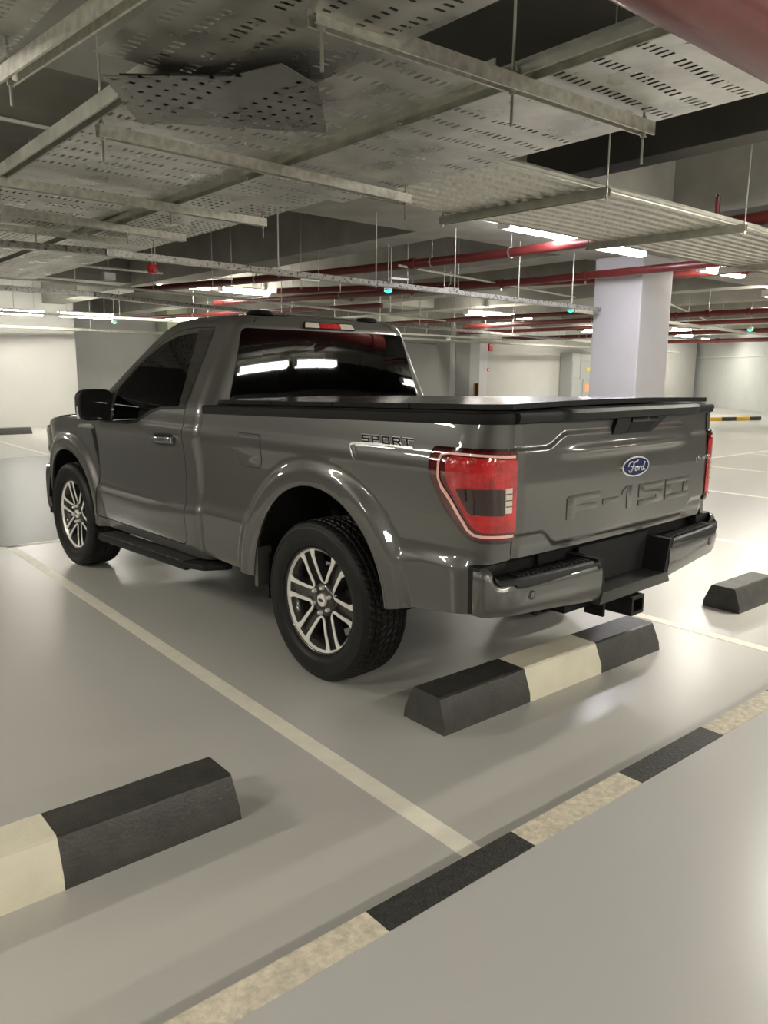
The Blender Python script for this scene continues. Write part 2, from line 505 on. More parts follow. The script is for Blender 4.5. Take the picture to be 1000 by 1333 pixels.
def side_w(y, z, bed):
    zc = .722 + (0.05*smooth01((-0.35-y)/0.6) if y < -0.3 else (-0.045*smooth01((y-1.0)/0.9)))
    zz = z - (zc-.722)*(1-smooth01(abs(z-.722)/.16))
    x = (BEDP if bed else CABP)(zz)
    x = flare(x, y, z, 0.0, .42, .545, .675, 1.002)
    x = flare(x, y, z, WB, .42, .50, .615, 1.002)
    return x
def wrap(s, W, s0, rx, ry, L, n=2.4, ye=None):
    """leave the straight side at s0 and turn the rear corner; returns (x<0, y)"""
    if s >= s0: return -W, s
    t = min(1.15, (s0-s)/L)
    if t <= 1:
        a = t*PI/2
        return -(W-rx) - rx*max(0, math.cos(a))**(2/n), s0 - ry*math.sin(a)**(2/n)
    return -(W-rx) + (t-1)*L, s0-ry
B0, BRY, BL = -.86, .217, .30
def bed_map(s, z, off=0.0):
    W = side_w(max(s, B0-.02), z, True)
    rx = W-.818
    if off == 0.0:
        x, y = wrap(s, W, B0, rx, BRY, BL)
        return (x, y, z)
    e = .004
    p = Vector(bed_map(s, z))
    n = (Vector(bed_map(s+e, z))-Vector(bed_map(s-e, z))).cross(Vector(bed_map(s, z+e))-Vector(bed_map(s, z-e))).normalized()
    return tuple(p - n*off)
def yback(z):
    y = 1.065 + max(0, z-1.35)*0.095
    if z > 1.79: y += 6.0*(z-1.79)**2 + .0
    return y
C0, CL = 1.20, .20
def cab_map(s, z, off=0.0):
    W = side_w(max(s, C0), z, False)
    yb = yback(z)
    if s < C0:
        x, y = wrap(s, W, C0, .13, C0-yb, CL, 2.3)
    else: x, y = -W, s
    return (x - off, y, z)
def front_map(s, z, off=0.0):
    W = side_w(min(s, 3.7), z, False)
    if s > 3.25: W -= .42*(min(s, 3.70)-3.25)**2
    if s <= 3.70: return (-W-off, s, z)
    t = (s-3.70)/.45; a = min(1, t)*PI/2; n = 2.3
    return (-(W-.30) - .30*max(0, math.cos(a))**(2/n) - off, 3.70 + (.33+off)*math.sin(a)**(2/n), z)

def zt(y): return 1.333 + (1.08-y)*.0245      # top of the bed rail
def arch(yc, ra, rb, z0, z1=None, n=22):
    out = []
    for k in range(n+1):
        a = PI*k/n
        out.append((yc+ra*math.cos(a)*(1.0), .42+rb*math.sin(a)))
    return out
# bedside outline (s,z): clockwise from front bottom
ar = [p for p in arch(0, .525, .572, 0) ]
bed_out = [(1.065, .455), (1.065, zt(1.065)-.035), (.2, zt(.2)-.035), (-.8, zt(-.8)-.035), (B0-BL, zt(-1.05)-.035), (B0-BL, .80), (-1.02, .785), (-1.012, .585),
           (-.70, .545), (-.525, .50)] + list(reversed(ar))[1:-1] + [(.525, .44), (.60, .44)]
for mir, side in ((False, 'left'), (True, 'right')):
    bs = panel('bedside', bed_out, bed_map, PAINT, TRUCK, step=.022, thick=.016, mirror=mir)
    fd = round_poly([(.45, 1.03), (.665, 1.03), (.665, 1.205), (.45, 1.205)], [.06, .05, .03, .03])
    if not mir:
        ff = panel('fuel_door', fd, lambda u, v: bed_map(u, v, .0022), PAINT, bs, step=.015, thick=.01)
        rim = [(p[0]+(p[0]-.557)*.035, p[1]+(p[1]-1.117)*.035) for p in fd]
        panel('fuel_door_gap', rim, lambda u, v: bed_map(u, v, .0010), SEAM, bs, step=.02, thick=.002)
    # crease between lower bumper area: lower filler strip
    # rail cap (black)
    rc = MB()
    sg = 1 if mir else -1
    def railpt(t, k):
        s = 1.07 + (B0-BL-1.07)*t
        z = zt(max(s, -1.07))
        prof = [(.004, -.045), (.010, -.038), (.011, -.004), (.0, .004), (-.03, .006), (-.09, .004), (-.09, -.03)]
        o, dz = prof[k]
        x, y, _ = bed_map(s, z-.03)
        p = Vector((x, y, 0))
        x1, y1, _ = bed_map(s+.003, z-.03); x0, y0, _ = bed_map(s-.003, z-.03)
        tn = Vector((x1-x0, y1-y0, 0)).normalized(); nn = Vector((-tn.y, tn.x, 0))
        q = p + nn*o
        return (q.x*(-sg), q.y, z+dz)
    nseg = 60
    vs = [railpt(i/nseg, k) for i in range(nseg+1) for k in range(7)]
    fs = [(i*7+k, (i+1)*7+k, (i+1)*7+k+1, i*7+k+1) for i in range(nseg) for k in range(6)]
    rc.add(vs, fs)
    rc.build('bed_rail_cap', BLACK, TRUCK, smooth=50)
    # tail lamp
    lamp = round_poly([(-.785, 1.245), (-.782, 1.13), (-.875, .965), (-.955, .873), (B0-BL-.002, .873), (B0-BL-.002, 1.248)], [.035, .05, .1, .06, .012, .012], 6)
    lx = lambda o: (lambda u, v: bed_map(u, v, o))
    lm = panel('tail_lamp', lamp, lx(.012), REDBLK, TRUCK, step=.016, thick=.02, mirror=mir)
    lens = round_poly([(-.797, 1.233), (-.795, 1.135), (-.885, .972), (-.960, .887), (B0-BL-.003, .887), (B0-BL-.003, 1.236)], [.03, .05, .1, .055, .01, .01], 6)
    panel('outer_lens', lens, lx(.0165), REDDARK, lm, step=.016, thick=.004, mirror=mir)
    lens2 = round_poly([(-.872, 1.205), (-.872, 1.115), (-.935, .985), (-.985, .918), (B0-BL-.004, .918), (B0-BL-.004, 1.205)], [.02, .04, .08, .04, .01, .01], 6)
    panel('inner_lens', lens2, lx(.0195), REDLENS, lm, step=.014, thick=.003, mirror=mir)
    bar_o = round_poly([(-.838, 1.216), (-.838, 1.12), (-.945, .975), (-1.03, .905), (-1.145, .905)], 0)
    def offs(pl, d):
        res = []
        for i, p in enumerate(pl):
            a = Vector(pl[max(i-1, 0)]); b = Vector(pl[min(i+1, len(pl)-1)]); t = (b-a).normalized()
            res.append((p[0]-t.y*d, p[1]+t.x*d))
        return res
    path = [(-1.15, 1.217), (-1.0, 1.218), (-.875, 1.219), (-.852, 1.207), (-.846, 1.18), (-.846, 1.125), (-.858, 1.09), (-.915, .985), (-.950, .928), (-.975, .908), (-1.01, .902), (-1.15, .903)]
    pl = resample(path, .012, closed=False)
    barpoly = offs(pl, .0055) + list(reversed(offs(pl, -.0055)))
    panel('light_bar', barpoly, lx(.0225), LIGHTBAR, lm, step=.012, thick=.003, mirror=mir)
    dk = round_poly([(-.905, 1.092), (-.955, .99), (-1.105, .985), (-1.105, 1.092)], .015)
    panel('smoked_panel', dk, lx(.0225), REDBLK, lm, step=.014, thick=.003, mirror=mir)
    rv = [(-1.108, .995), (-1.14, .995), (-1.14, 1.095), (-1.108, 1.095)]
    panel('reverse_lens', rv, lx(.0225), CLEARW, lm, step=.014, thick=.003, mirror=mir)
    for q in range(3):
        z0 = 1.02+q*.025
        panel('lens_rib', [(-1.109, z0), (-1.139, z0), (-1.139, z0+.004), (-1.109, z0+.004)], lx(.0245), REDDARK, lm, step=.014, thick=.002, mirror=mir)

# side script plate on the bedside: slanted outline letters over a bright swoosh
def plate(mb, poly, off, th, fm=bed_map):
    n = len(poly)
    a = [fm(u, v, off+th) for u, v in poly]; b = [fm(u, v, off-.002) for u, v in poly]
    mb.add(a+b, [tuple(range(n)), tuple(reversed(range(n, 2*n)))]+[(i, n+i, n+(i+1) % n, (i+1) % n) for i in range(n)])
sb = MB()
# swoosh: hook and long bar
plate(sb, [(-.268, 1.206), (-.285, 1.212), (-.42, 1.219), (-.55, 1.222), (-.665, 1.219), (-.672, 1.226), (-.66, 1.231), (-.42, 1.231), (-.28, 1.222), (-.266, 1.214)], .001, .003)
plate(sb, [(-.268, 1.208), (-.262, 1.212), (-.272, 1.185), (-.300, 1.155), (-.318, 1.148), (-.296, 1.175)], .001, .003)
plate(sb, [(-.302, 1.205), (-.296, 1.209), (-.305, 1.185), (-.322, 1.166), (-.333, 1.160), (-.318, 1.182)], .001, .003)
plate(sb, [(-.302, 1.209), (-.31, 1.205), (-.44, 1.212), (-.56, 1.213), (-.56, 1.216), (-.43, 1.217), (-.31, 1.214)], .001, .003)
swoosh = sb.build('side_badge', SILVER, bpy.data.objects['bedside'], smooth=0)
# letters S P O R T as outlined strokes
def strokes(mb, lines, wd, fn):
    for (a, b) in lines:
        A = Vector(a); B = Vector(b); d = (B-A)
        if d.length == 0: continue
        t = d.normalized(); n = Vector((-t.y, t.x))*wd/2; t2 = t*wd/2
        fn(mb, [tuple(A-n-t2), tuple(B-n+t2), tuple(B+n+t2), tuple(A+n-t2)])
SL = {'S': [((0, 0), (.8, 0)), ((.8, 0), (.8, .5)), ((.8, .5), (0, .5)), ((0, .5), (0, 1)), ((0, 1), (.9, 1))],
      'P': [((0, 0), (0, 1)), ((0, 1), (.8, 1)), ((.8, 1), (.8, .45)), ((.8, .45), (0, .45))],
      'O': [((0, 0), (0, 1)), ((0, 1), (.8, 1)), ((.8, 1), (.8, 0)), ((.8, 0), (0, 0))],
      'R': [((0, 0), (0, 1)), ((0, 1), (.8, 1)), ((.8, 1), (.8, .45)), ((.8, .45), (0, .45)), ((.4, .45), (.85, 0))],
      'T': [((.4, 0), (.4, 1)), ((0, 1), (1.15, 1))]}
for mtl, wd, off, nm in ((SILVER, .0125, .001, 'badge_letters'), (GLOSSBLK, .0065, .0035, 'letter_faces')):
    lb = MB()
    for i, ch in enumerate('SPORT'):
        ls = []
        for a, b in SL[ch]:
            f = lambda p: (-(.352 + i*.066 + p[0]*.050 + (p[1]*(-.012))+.0), 1.2315 + p[1]*.026 - .0 + i*.0005)
            ls.append((f(a), f(b)))
        strokes(lb, ls, wd, lambda m, q: plate(m, [(-abs(p[0]), p[1]) for p in q], off, .003))
    lb.build(nm, mtl, swoosh, smooth=0)

# ---------------- tailgate
TY = -1.080
def tg_off(x, z):
    ax = abs(x)
    hb = 1.252 + .052*smooth01((.63-ax)/.14)
    lb_ = .885 - .065*smooth01((.66-ax)/.12)
    prot = smooth01((hb-z)/.024)*smooth01((z-lb_)/.024)
    edge = .02*smooth01((ax-.76)/.06)
    crown = .018*(1-(x/.82)**2)
    # tumble inward above the mid line, lower kick
    up = .030*max(0, z-1.10)/.27
    mid = .012*math.exp(-((z-1.215)/.02)**2)*smooth01((.60-ax)/.25)
    low = .02*smooth01((.86-z)/.08)
    return .008 + crown + .011*prot - edge*.45 - up*.4 + mid - low*.5
def tg_map(x, z, off=0.0):
    return (x, TY - tg_off(x, z) - off, z)
tgo = round_poly([(-.812, .80), (.812, .80), (.812, 1.353), (-.812, 1.353)], .012)
TG = panel('tailgate', tgo, tg_map, PAINT, TRUCK, step=.010, thick=.03)
# dark gap plates beside and behind the tailgate
MB().box((-.822, TY+.040, .79), (.822, TY+.06, 1.35)).build('tailgate_inner', SEAM, TG, smooth=0)
# spoiler trim
def trimrow(x, k):
    ax = abs(x-.045)
    c = smooth01((.60-ax)/.04)
    y0 = TY - .018*(1-(x/.82)**2)
    top = 1.388 + .008*c
    pr = [(-.000+.0, 1.340-.0), (-.022-.014*c, 1.347), (-.028-.018*c, top-.018), (-.022-.012*c, top-.003), (.0, top+.002), (.07, top+.001), (.07, 1.34)]
    o, z = pr[k]
    return (x, y0+o, z)
xs = sorted(set([-.822+i*.04 for i in range(42)]+[-.57, -.555, -.545, -.53, .62, .635, .645, .66, .822]))
xs = [x for x in xs if x <= .8221]
tm = MB().add([trimrow(x, k) for x in xs for k in range(7)], [(i*7+k, (i+1)*7+k, (i+1)*7+k+1, i*7+k+1) for i in range(len(xs)-1) for k in range(6)])
tm.add([trimrow(-.822, k) for k in range(7)], [tuple(range(7))]).add([trimrow(.8221, k) for k in range(7)], [tuple(range(7))])
tm.build('tailgate_spoiler', BLACK, TG, smooth=40)
# handle
hp = [(-.175, 1.275), (.19, 1.275), (.365, 1.355), (-.135, 1.355)]
hp = [(-.17, 1.272), (.165, 1.272), (.225, 1.30), (.345, 1.356), (-.125, 1.356)]
hb_ = panel('handle_bezel', round_poly(hp, .01), lambda u, v: (u, TY-.018-.018, v), BLACK, TG, step=.03, thick=.02)
MB().box((-.02, TY-.044, 1.322), (.215, TY-.034, 1.354)).build('tailgate_handle', GLOSSBLK, TG, smooth=30, bevel=.003)
MB().prism([(-.05, 1.278), (.135, 1.278), (.19, 1.318), (-.02, 1.318)], lambda u, v: (u, TY-.0372, v), lambda u, v: (u, TY-.0355, v)).build('handle_recess', SEAM, TG, smooth=0)
hc = MB().lathe([(.0001, 0), (.007, 0), (.008, .003)], 16, 'y', (.12, TY-.0465, 1.336))
hc.build('rear_camera', CHROME, TG)
# oval emblem
OX, OZ, OY = .03, 1.118, TY-.018-.020
def oval(mb, a, b, y0, y1, seg=48, a2=None, b2=None):
    a2 = a2 or a; b2 = b2 or b
    vs = [(OX+a*math.cos(2*PI*k/seg), y0, OZ+b*math.sin(2*PI*k/seg)) for k in range(seg)]
    vs += [(OX+a2*math.cos(2*PI*k/seg), y1, OZ+b2*math.sin(2*PI*k/seg)) for k in range(seg)]
    mb.add(vs, [tuple(range(seg)), tuple(range(2*seg-1, seg-1, -1))]+[(k, seg+k, seg+(k+1) % seg, (k+1) % seg) for k in range(seg)])
    return mb
ov = oval(MB(), .124, .050, OY+.004, OY-.008, a2=.120, b2=.047).build('oval_emblem', CHROME, TG, smooth=40)
oval(MB(), .110, .041, OY-.003, OY-.0095, a2=.109, b2=.040).build('emblem_field', BLUE, ov, smooth=40)
oval(MB(), .113, .0435, OY-.003, OY-.0090).build('emblem_ring', WHITE, ov, smooth=40)
oval(MB(), .1085, .0395, OY-.003, OY-.0100).build('emblem_blue_face', BLUE, ov, smooth=40)
def script(name, pts_list, parent, y, ox, oz, sx, sz, wds, material, th=.002):
    m = MB()
    for pts in pts_list:
        # smooth the stroke
        P = []
        n = len(pts)
        for i in range(n-1):
            p0 = pts[max(i-1, 0)]; p1 = pts[i]; p2 = pts[i+1]; p3 = pts[min(i+2, n-1)]
            for k in range(6):
                t = k/6
                P.append(tuple(.5*((2*p1[c])+(-p0[c]+p2[c])*t+(2*p0[c]-5*p1[c]+4*p2[c]-p3[c])*t*t+(-p0[c]+3*p1[c]-3*p2[c]+p3[c])*t**3) for c in (0, 1)))
        P.append(pts[-1])
        m.tube([(ox+p[0]*sx, y, oz+p[1]*sz) for p in P], wds, 6)
    return m.build(name, material, parent, smooth=60)
FORD = [[(0, .50), (.05, .72), (.22, .86), (.45, .80), (.62, .86), (.72, .95)], [(.42, .82), (.36, .55), (.28, .22), (.18, .08), (.08, .12), (.07, .24)],
        [(.18, .48), (.34, .52), (.5, .5)], [(.60, .42), (.52, .34), (.52, .2), (.6, .14), (.68, .22), (.68, .36), (.61, .43), (.74, .42)],
        [(.80, .44), (.80, .28), (.78, .14)], [(.79, .30), (.86, .42), (.94, .42)], [(1.12, .42), (1.02, .38), (1.0, .24), (1.06, .14), (1.14, .22), (1.16, .40)],
        [(1.26, .78), (1.18, .46), (1.15, .22), (1.2, .14), (1.28, .2)]]
script('emblem_script', FORD, ov, OY-.0115, OX-.072, OZ-.028, .115, .060, .0030, WHITE)
# trim badge on the right: small hook and script
script('trim_badge', [[(0, .6), (.02, .2), (.12, 0), (.26, .35), (.2, .9)], [(.38, .2), (.38, .7)], [(.38, .7), (.5, .25), (.62, .7)], [(.72, .7), (.72, .25), (.84, .25), (.84, .7)],
       [(.94, .25), (.94, .7), (1.05, .7)], [(1.14, .25), (1.14, .7), (1.26, .65), (1.14, .45)], [(1.36, .7), (1.5, .7)], [(1.36, .25), (1.5, .25)], [(1.36, .25), (1.36, .7)]],
       TG, TY-.036, .645, 1.095, .10, .035, .0026, SILVER)
# embossed block lettering F-150
BL_ = {'F': [[(0, 0), (.26, 0), (.26, .30), (.92, .30), (.92, .56), (.26, .56), (.26, .72), (1, .72), (1, 1), (.12, 1), (0, .88)]],
       '-': [[(0, .38), (1, .38), (1, .62), (0, .62)]],
       '1': [[(.35, 0), (.72, 0), (.72, 1), (.3, 1), (0, .82), (0, .64), (.35, .74)]],
       '5': [[(0, 0), (.9, 0), (1, .1), (1, .52), (.9, .62), (.28, .62), (.28, .74), (1, .74), (1, 1), (0, 1), (0, .38), (.72, .38), (.72, .26), (0, .26)]],
       '0': [[(.1, 0), (.9, 0), (1, .1), (1, .9), (.9, 1), (.1, 1), (0, .9), (0, .1)]]}
eb = MB()
x0 = -.49
for ch, wd in (('F', .24), ('-', .13), ('1', .12), ('5', .23), ('0', .25)):
    for pg in BL_[ch]:
        q = [(x0+p[0]*wd, .925+p[1]*.105) for p in pg]
        if ch == '0':
            outer = q
            a = [(x0+.25*wd, .955), (x0+.75*wd, .955), (x0+.75*wd, 1.0), (x0+.25*wd, 1.0)]
            for quad in ([0, 1, 'a1', 'a0'], ):
                pass
            xa, xb = x0, x0+wd
            for bx in ((xa, .925, xb, .952), (xa, 1.003, xb, 1.030), (xa, .952, xa+.06, 1.003), (xb-.06, .952, xb, 1.003)):
                r_ = [(bx[0], bx[1]), (bx[2], bx[1]), (bx[2], bx[3]), (bx[0], bx[3])]
                eb.prism(r_, lambda u, v: tg_map(u, v, .0035), lambda u, v: tg_map(u, v, -.004))
        else:
            eb.prism(q, lambda u, v: tg_map(u, v, .0035), lambda u, v: tg_map(u, v, -.004))
    x0 += wd + .028
eb.build('raised_lettering', PAINT, TG, smooth=30, bevel=.002)

# ---------------- tonneau cover
tcv = MB()
ys = [1.06, .53, 0.0, -.53, -1.07]
base = None
for i in range(4):
    ya, yb_ = ys[i]-.006, ys[i+1]+.006
    pan = MB()
    def tp(u, v, i=i, ya=ya, yb_=yb_):
        x = -.86+u*1.72; y = ya+(yb_-ya)*v
        if y < -.95: x *= 1-.05*smooth01((-.95-y)/.12)
        return (x, y, zt(y)+.010+.010*(1-(x/.86)**2))
    pan.grid(tp, 16, 6)
    o = pan.build('tonneau_panel', TONNEAU, TRUCK, smooth=40, solid=-.022)
MB().box((-.80, -1.05, 1.30), (.80, 1.05, 1.335)).build('tonneau_frame', SEAM, TRUCK, smooth=0)

# ---------------- rear bumper
def bp(x):
    """plan curve of the bumper face: y for x"""
    ax = abs(x)
    return -1.185 + .03*(ax/.8)**2 + (.0 if ax < .78 else .055*((ax-.78)/.20)**3)
def zb(ax): return .532 + .050*smooth01(ax/.9)      # lower edge
def ztp(ax): return .722 + .004*smooth01(ax/.9) + .055*smooth01((ax-.93)/.055)   # upper edge
def bumper_side(sgn):
    m = MB()
    us = [(.30+.012*i) for i in range(58)]
    us = [u for u in us if u < .985]
    path = [(u, bp(u)) for u in us] + [(.9885, -1.065), (.990, -1.045), (.990, -1.034)]
    rows = []
    for (x, y) in path:
        zl, zu = zb(x), ztp(x)
        cut = .04*smooth01((.34-x)/.05)
        prof = [(.05, zl+.0), (.012, zl+.006), (.0, zl+.03), (-.006, zl+.09), (-.004, zu-.035), (.002, zu-.012), (.014, zu), (.03, zu+.002)]
        rows.append([(sgn*x*(1-(0 if x < .9 else o*.9)), y+o*(1 if x < .95 else .5), z) for o, z in prof])
    n = len(prof)
    m.add([p for r_ in rows for p in r_], [(i*n+k, (i+1)*n+k, (i+1)*n+k+1, i*n+k+1) for i in range(len(rows)-1) for k in range(n-1)])
    return m
BMP = bumper_side(-1).build('rear_bumper', PAINT, TRUCK, smooth=45)
bumper_side(1).build('bumper_end', PAINT, BMP, smooth=45)
# center section: dark lower lip and recess
cs = MB()
def csec(x0_, x1_, z0_, z1_, y0_, y1_, m=cs): m.box((x0_, y0_, z0_), (x1_, y1_, z1_))
lip = MB().prism([(-.315, .532), (.315, .532), (.29, .585), (-.29, .585)], lambda u, v: (u, -1.188, v), lambda u, v: (u, -1.05, v))
lip.build('bumper_centre_lip', mat('satin_grey_plastic', (.035, .035, .033), .35), BMP, smooth=30, bevel=.006)
rc_ = MB()
rc_.prism([(-.30, .58), (-.26, .58), (-.30, .745), (-.34, .745)], lambda u, v: (u, -1.182, v), lambda u, v: (u, -1.02, v))
rc_.prism([(.26, .58), (.30, .58), (.34, .745), (.30, .745)], lambda u, v: (u, -1.182, v), lambda u, v: (u, -1.02, v))
rc_.box((-.30, -1.06, .56), (.30, -1.045, .77))
rc_.build('plate_recess', SEAM, BMP, smooth=30)
MB().box((.285, -1.13, .655), (.300, -1.10, .68)).box((-.300, -1.13, .655), (-.285, -1.10, .68)).build('plate_lamp', CLEARW, BMP, smooth=0, bevel=.003)
# step pads on top
for sg in (-1, 1):
    pad = MB()
    def pp(u, v, sg=sg):
        x = .325 + u*.62
        yo = bp(x)+.010; yi = -1.055
        y = yo+(yi-yo)*v
        zed = ztp(x)+.012
        return (sg*x, y, zed)
    pad.grid(pp, 30, 4)
    po = pad.build('step_pad', BLACK, BMP, smooth=40)
    fc = MB()
    for i in range(31):
        pass
    rows = []
    for i in range(41):
        x = .322+.626*i/40
        dd = .040 if .36 < x < .84 else .012
        dd = .006+.020*smooth01((x-.32)/.5)*smooth01((.87-x)/.02)
        for (o, z) in ((.02, ztp(x)+.014), (.004, ztp(x)+.013), (-.004, ztp(x)+.004), (-.008, ztp(x)-dd), (.004, ztp(x)-dd-.003)):
            rows.append((sg*x, bp(x)+o, z))
    fc.add(rows, [(i*5+k, (i+1)*5+k, (i+1)*5+k+1, i*5+k+1) for i in range(40) for k in range(4)])
    fc.build('pad_edge', BLACK, po, smooth=45)
    rb = MB()
    for i in range(17):
        x = .375+i*.028
        zz = ztp(x)+.014
        rb.box((sg*x-.008, bp(x)+.022, zz-.002), (sg*x+.008, -1.075, zz+.006))
    rb.build('pad_ribs', BLACK, po, smooth=30, bevel=.002)
    # end cap black top behind corner
    MB().box((sg*.90-.085, -1.06, .74), (sg*.90+.085, -1.0, .787)).build('corner_cap', BLACK, BMP, smooth=30, bevel=.01)
    # sensor
    for sx in (.775,):
        yy = bp(sx)-.007
        sn = MB().lathe([(.0001, -.003), (.011, -.003), (.013, -.001), (.020, .0), (.021, .004), (.021, .01)], 24, 'y', (sg*sx, yy, .664)).build('parking_sensor', PAINT, BMP)
        MB().lathe([(.0145, -.0012), (.0165, -.0018), (.0185, -.0012)], 24, 'y', (sg*sx, yy, .664)).build('sensor_ring', BLACK, sn)
for sg in (-1, 1):
    MB().box((sg*.972-.006, -1.045, .59), (sg*.972+.006, -1.0, .785)).build('bumper_gap', SEAM, BMP, smooth=0)
# hitch receiver
ht = MB()
ht.box((-.055, -1.19, .435), (.045, -1.175, .52))
hr = MB()
for b_ in ((-.055, .43, .055, .446), (-.055, .504, .055, .52), (-.055, .446, -.039, .504), (.039, .446, .055, .504)):
    hr.box((b_[0], -1.20, b_[1]), (b_[2], -.95, b_[3]))
HR = hr.build('hitch_receiver', BLACK, TRUCK, smooth=0, bevel=.003)
MB().box((-.038, -1.14, .447), (.038, -1.13, .503)).build('receiver_inner', SEAM, HR, smooth=0)
MB().box((-.45, -1.10, .50), (.45, -1.02, .56)).box((-.235, -1.16, .455), (-.215, -1.06, .53)).build('hitch_crossbar', UNDER, HR, smooth=0, bevel=.005)
MB().tube([(-.62, -1.08, .545), (-.62, -1.05, .55), (-.60, -.6, .56)], .022, 12).build('tow_eye', UNDER, HR)

# ---------------- cab
door_out = [(1.29, .50), (1.29, 1.30), (1.31, 1.79), (1.50, 1.797), (1.68, 1.79), (1.82, 1.765), (1.98, 1.69), (2.20, 1.53), (2.345, 1.41), (2.50, 1.27), (2.555, 1.215), (2.56, .50), (2.50, .475), (1.34, .475)]
door_out = round_poly(door_out, [.02, .05, .02, .05, .05, .08, .1, .1, .1, .1, .03, .02, .03, .03], 3)
win = [(1.372, 1.318), (1.60, 1.305), (1.71, 1.285), (1.80, 1.252), (1.90, 1.212), (2.02, 1.192), (2.30, 1.186), (2.315, 1.415), (2.107, 1.595), (1.95, 1.69), (1.80, 1.742), (1.65, 1.762), (1.487, 1.766)]
win = round_poly(win, [.012, .05, .06, .06, .06, .06, .02, .03, .1, .1, .08, .05, .02], 4)
gapd = [(p[0]+(.005 if p[0] > 1.9 else -.005), p[1]+(.005 if p[1] > 1.2 else -.005)) for p in door_out]
lower = [(1.0, .41), (2.57, .41), (2.57, .465)]
pillar_top = [(2.72, 1.205), (2.42, 1.41), (2.28, 1.53), (2.06, 1.711), (1.93, 1.795), (1.81, 1.842), (1.68, 1.862), (1.60, 1.865)]
cab_out = [(1.0, .41), (2.566, .41), (2.566, 1.20)] + pillar_top + [(1.0, 1.865)]
bel = lambda u, v: cab_map(u, v)
for mir in (False, True):
    cb = panel('cab_side', cab_out, bel, PAINT, TRUCK, holes=[gapd], step=.022, thick=.02, mirror=mir)
    # dark jamb behind the gap
    jam = [(p[0]*1.0, p[1]) for p in [(1.26, .45), (1.26, 1.82), (1.7, 1.82), (2.05, 1.69), (2.58, 1.22), (2.60, .45)]]
    hole = [(1.33, .53), (1.34, 1.76), (1.7, 1.76), (2.0, 1.65), (2.5, 1.19), (2.52, .53)]
    panel('door_jamb', jam, lambda u, v: cab_map(u, v, -.02), SEAM, cb, holes=[hole], step=.05, thick=.004, mirror=mir)
    dr = panel('door', door_out, bel, PAINT, TRUCK, holes=[win], step=.022, thick=.016, mirror=mir)
    wg = [(p[0], p[1]) for p in win]
    panel('side_window', wg, lambda u, v: cab_map(u, v, -.008), TINT, dr, step=.04, thick=.002, mirror=mir)
    # black frame trim: B pillar applique + belt moulding + mirror sail
    apl = [(1.375, 1.325), (1.297, 1.325), (1.318, 1.782), (1.497, 1.786), (1.492, 1.764)]
    panel('pillar_trim', apl, lambda u, v: cab_map(u, v, .0025), mat('dark_pillar_trim', (.03, .028, .024), .25, coat=.5) if not mir else bpy.data.materials['dark_pillar_trim'], dr, step=.04, thick=.002, mirror=mir)
    belt = [(1.297, 1.322), (1.372, 1.320), (1.60, 1.307), (1.71, 1.287), (1.80, 1.254), (1.90, 1.214), (2.02, 1.194), (2.45, 1.186), (2.45, 1.172), (2.02, 1.180), (1.89, 1.199), (1.79, 1.239), (1.70, 1.272), (1.60, 1.292), (1.297, 1.307)]
    panel('belt_moulding', belt, lambda u, v: cab_map(u, v, .004), BLACK, dr, step=.03, thick=.004, mirror=mir)
    sail = [(2.30, 1.188), (2.56, 1.19), (2.50, 1.262), (2.325, 1.40)]
    panel('mirror_sail', sail, lambda u, v: cab_map(u, v, .004), BLACK, dr, step=.04, thick=.004, mirror=mir)
    sg = 1 if mir else -1
    # handle
    hx = cab_map(1.5, 1.108)[0]
    X = abs(hx)
    hd = MB()
    hpts = [(1.375, .012), (1.40, .030), (1.47, .040), (1.56, .040), (1.64, .030), (1.668, .012)]
    rows = []
    for (y, o) in hpts:
        for (dz, oo) in ((-.017, -.006), (-.019, .0), (-.008, .006), (.008, .006), (.019, .0), (.017, -.006)):
            rows.append((sg*(X+o+oo), y, 1.112+dz+(1.5-y)*.03))
    hd.add(rows, [(i*6+k, (i+1)*6+k, (i+1)*6+(k+1) % 6, i*6+(k+1) % 6) for i in range(5) for k in range(6)]+[tuple(range(6)), tuple(range(35, 29, -1))])
    hd.build('door_handle', PAINT, dr, smooth=50)
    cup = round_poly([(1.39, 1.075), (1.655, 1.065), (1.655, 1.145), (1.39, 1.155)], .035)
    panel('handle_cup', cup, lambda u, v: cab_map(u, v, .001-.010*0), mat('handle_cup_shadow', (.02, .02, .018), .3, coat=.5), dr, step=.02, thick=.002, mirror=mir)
    MB().box((X*sg-.012, 1.378, 1.095), (X*sg+.034*sg+.0, 1.40, 1.13)).build('lock_cover', CHROME, dr, smooth=30, bevel=.003)
    # mirror
    mr = MB()
    P0 = (-1.045*(-sg), 2.40, 1.293)
    def msec(t, sc_, y): return [(sg*(1.045+sc_*.122*math.copysign(abs(math.cos(a))**.45, math.cos(a))), y, 1.293+sc_*.108*math.copysign(abs(math.sin(a))**.45, math.sin(a))+0*t) for a in [2*PI*k/32 for k in range(32)]]
    secs = [(.90, 2.352), (.975, 2.355), (1.0, 2.375), (.97, 2.42), (.86, 2.47), (.6, 2.505), (.2, 2.52)]
    vs = [p for (s_, y) in secs for p in msec(0, s_, y)]
    mr.add(vs, [(i*32+k, i*32+(k+1) % 32, (i+1)*32+(k+1) % 32, (i+1)*32+k) for i in range(len(secs)-1) for k in range(32)]+[tuple(range((len(secs)-1)*32, len(secs)*32))])
    MI = mr.build('side_mirror', BLACK, TRUCK, smooth=50)
    g_ = MB(); g_.add(msec(0, .90, 2.353), [tuple(range(32))])
    g_.build('mirror_glass', mat('mirror_glass', (.02, .02, .02), .03, .3) if not mir else bpy.data.materials['mirror_glass'], MI, smooth=0)
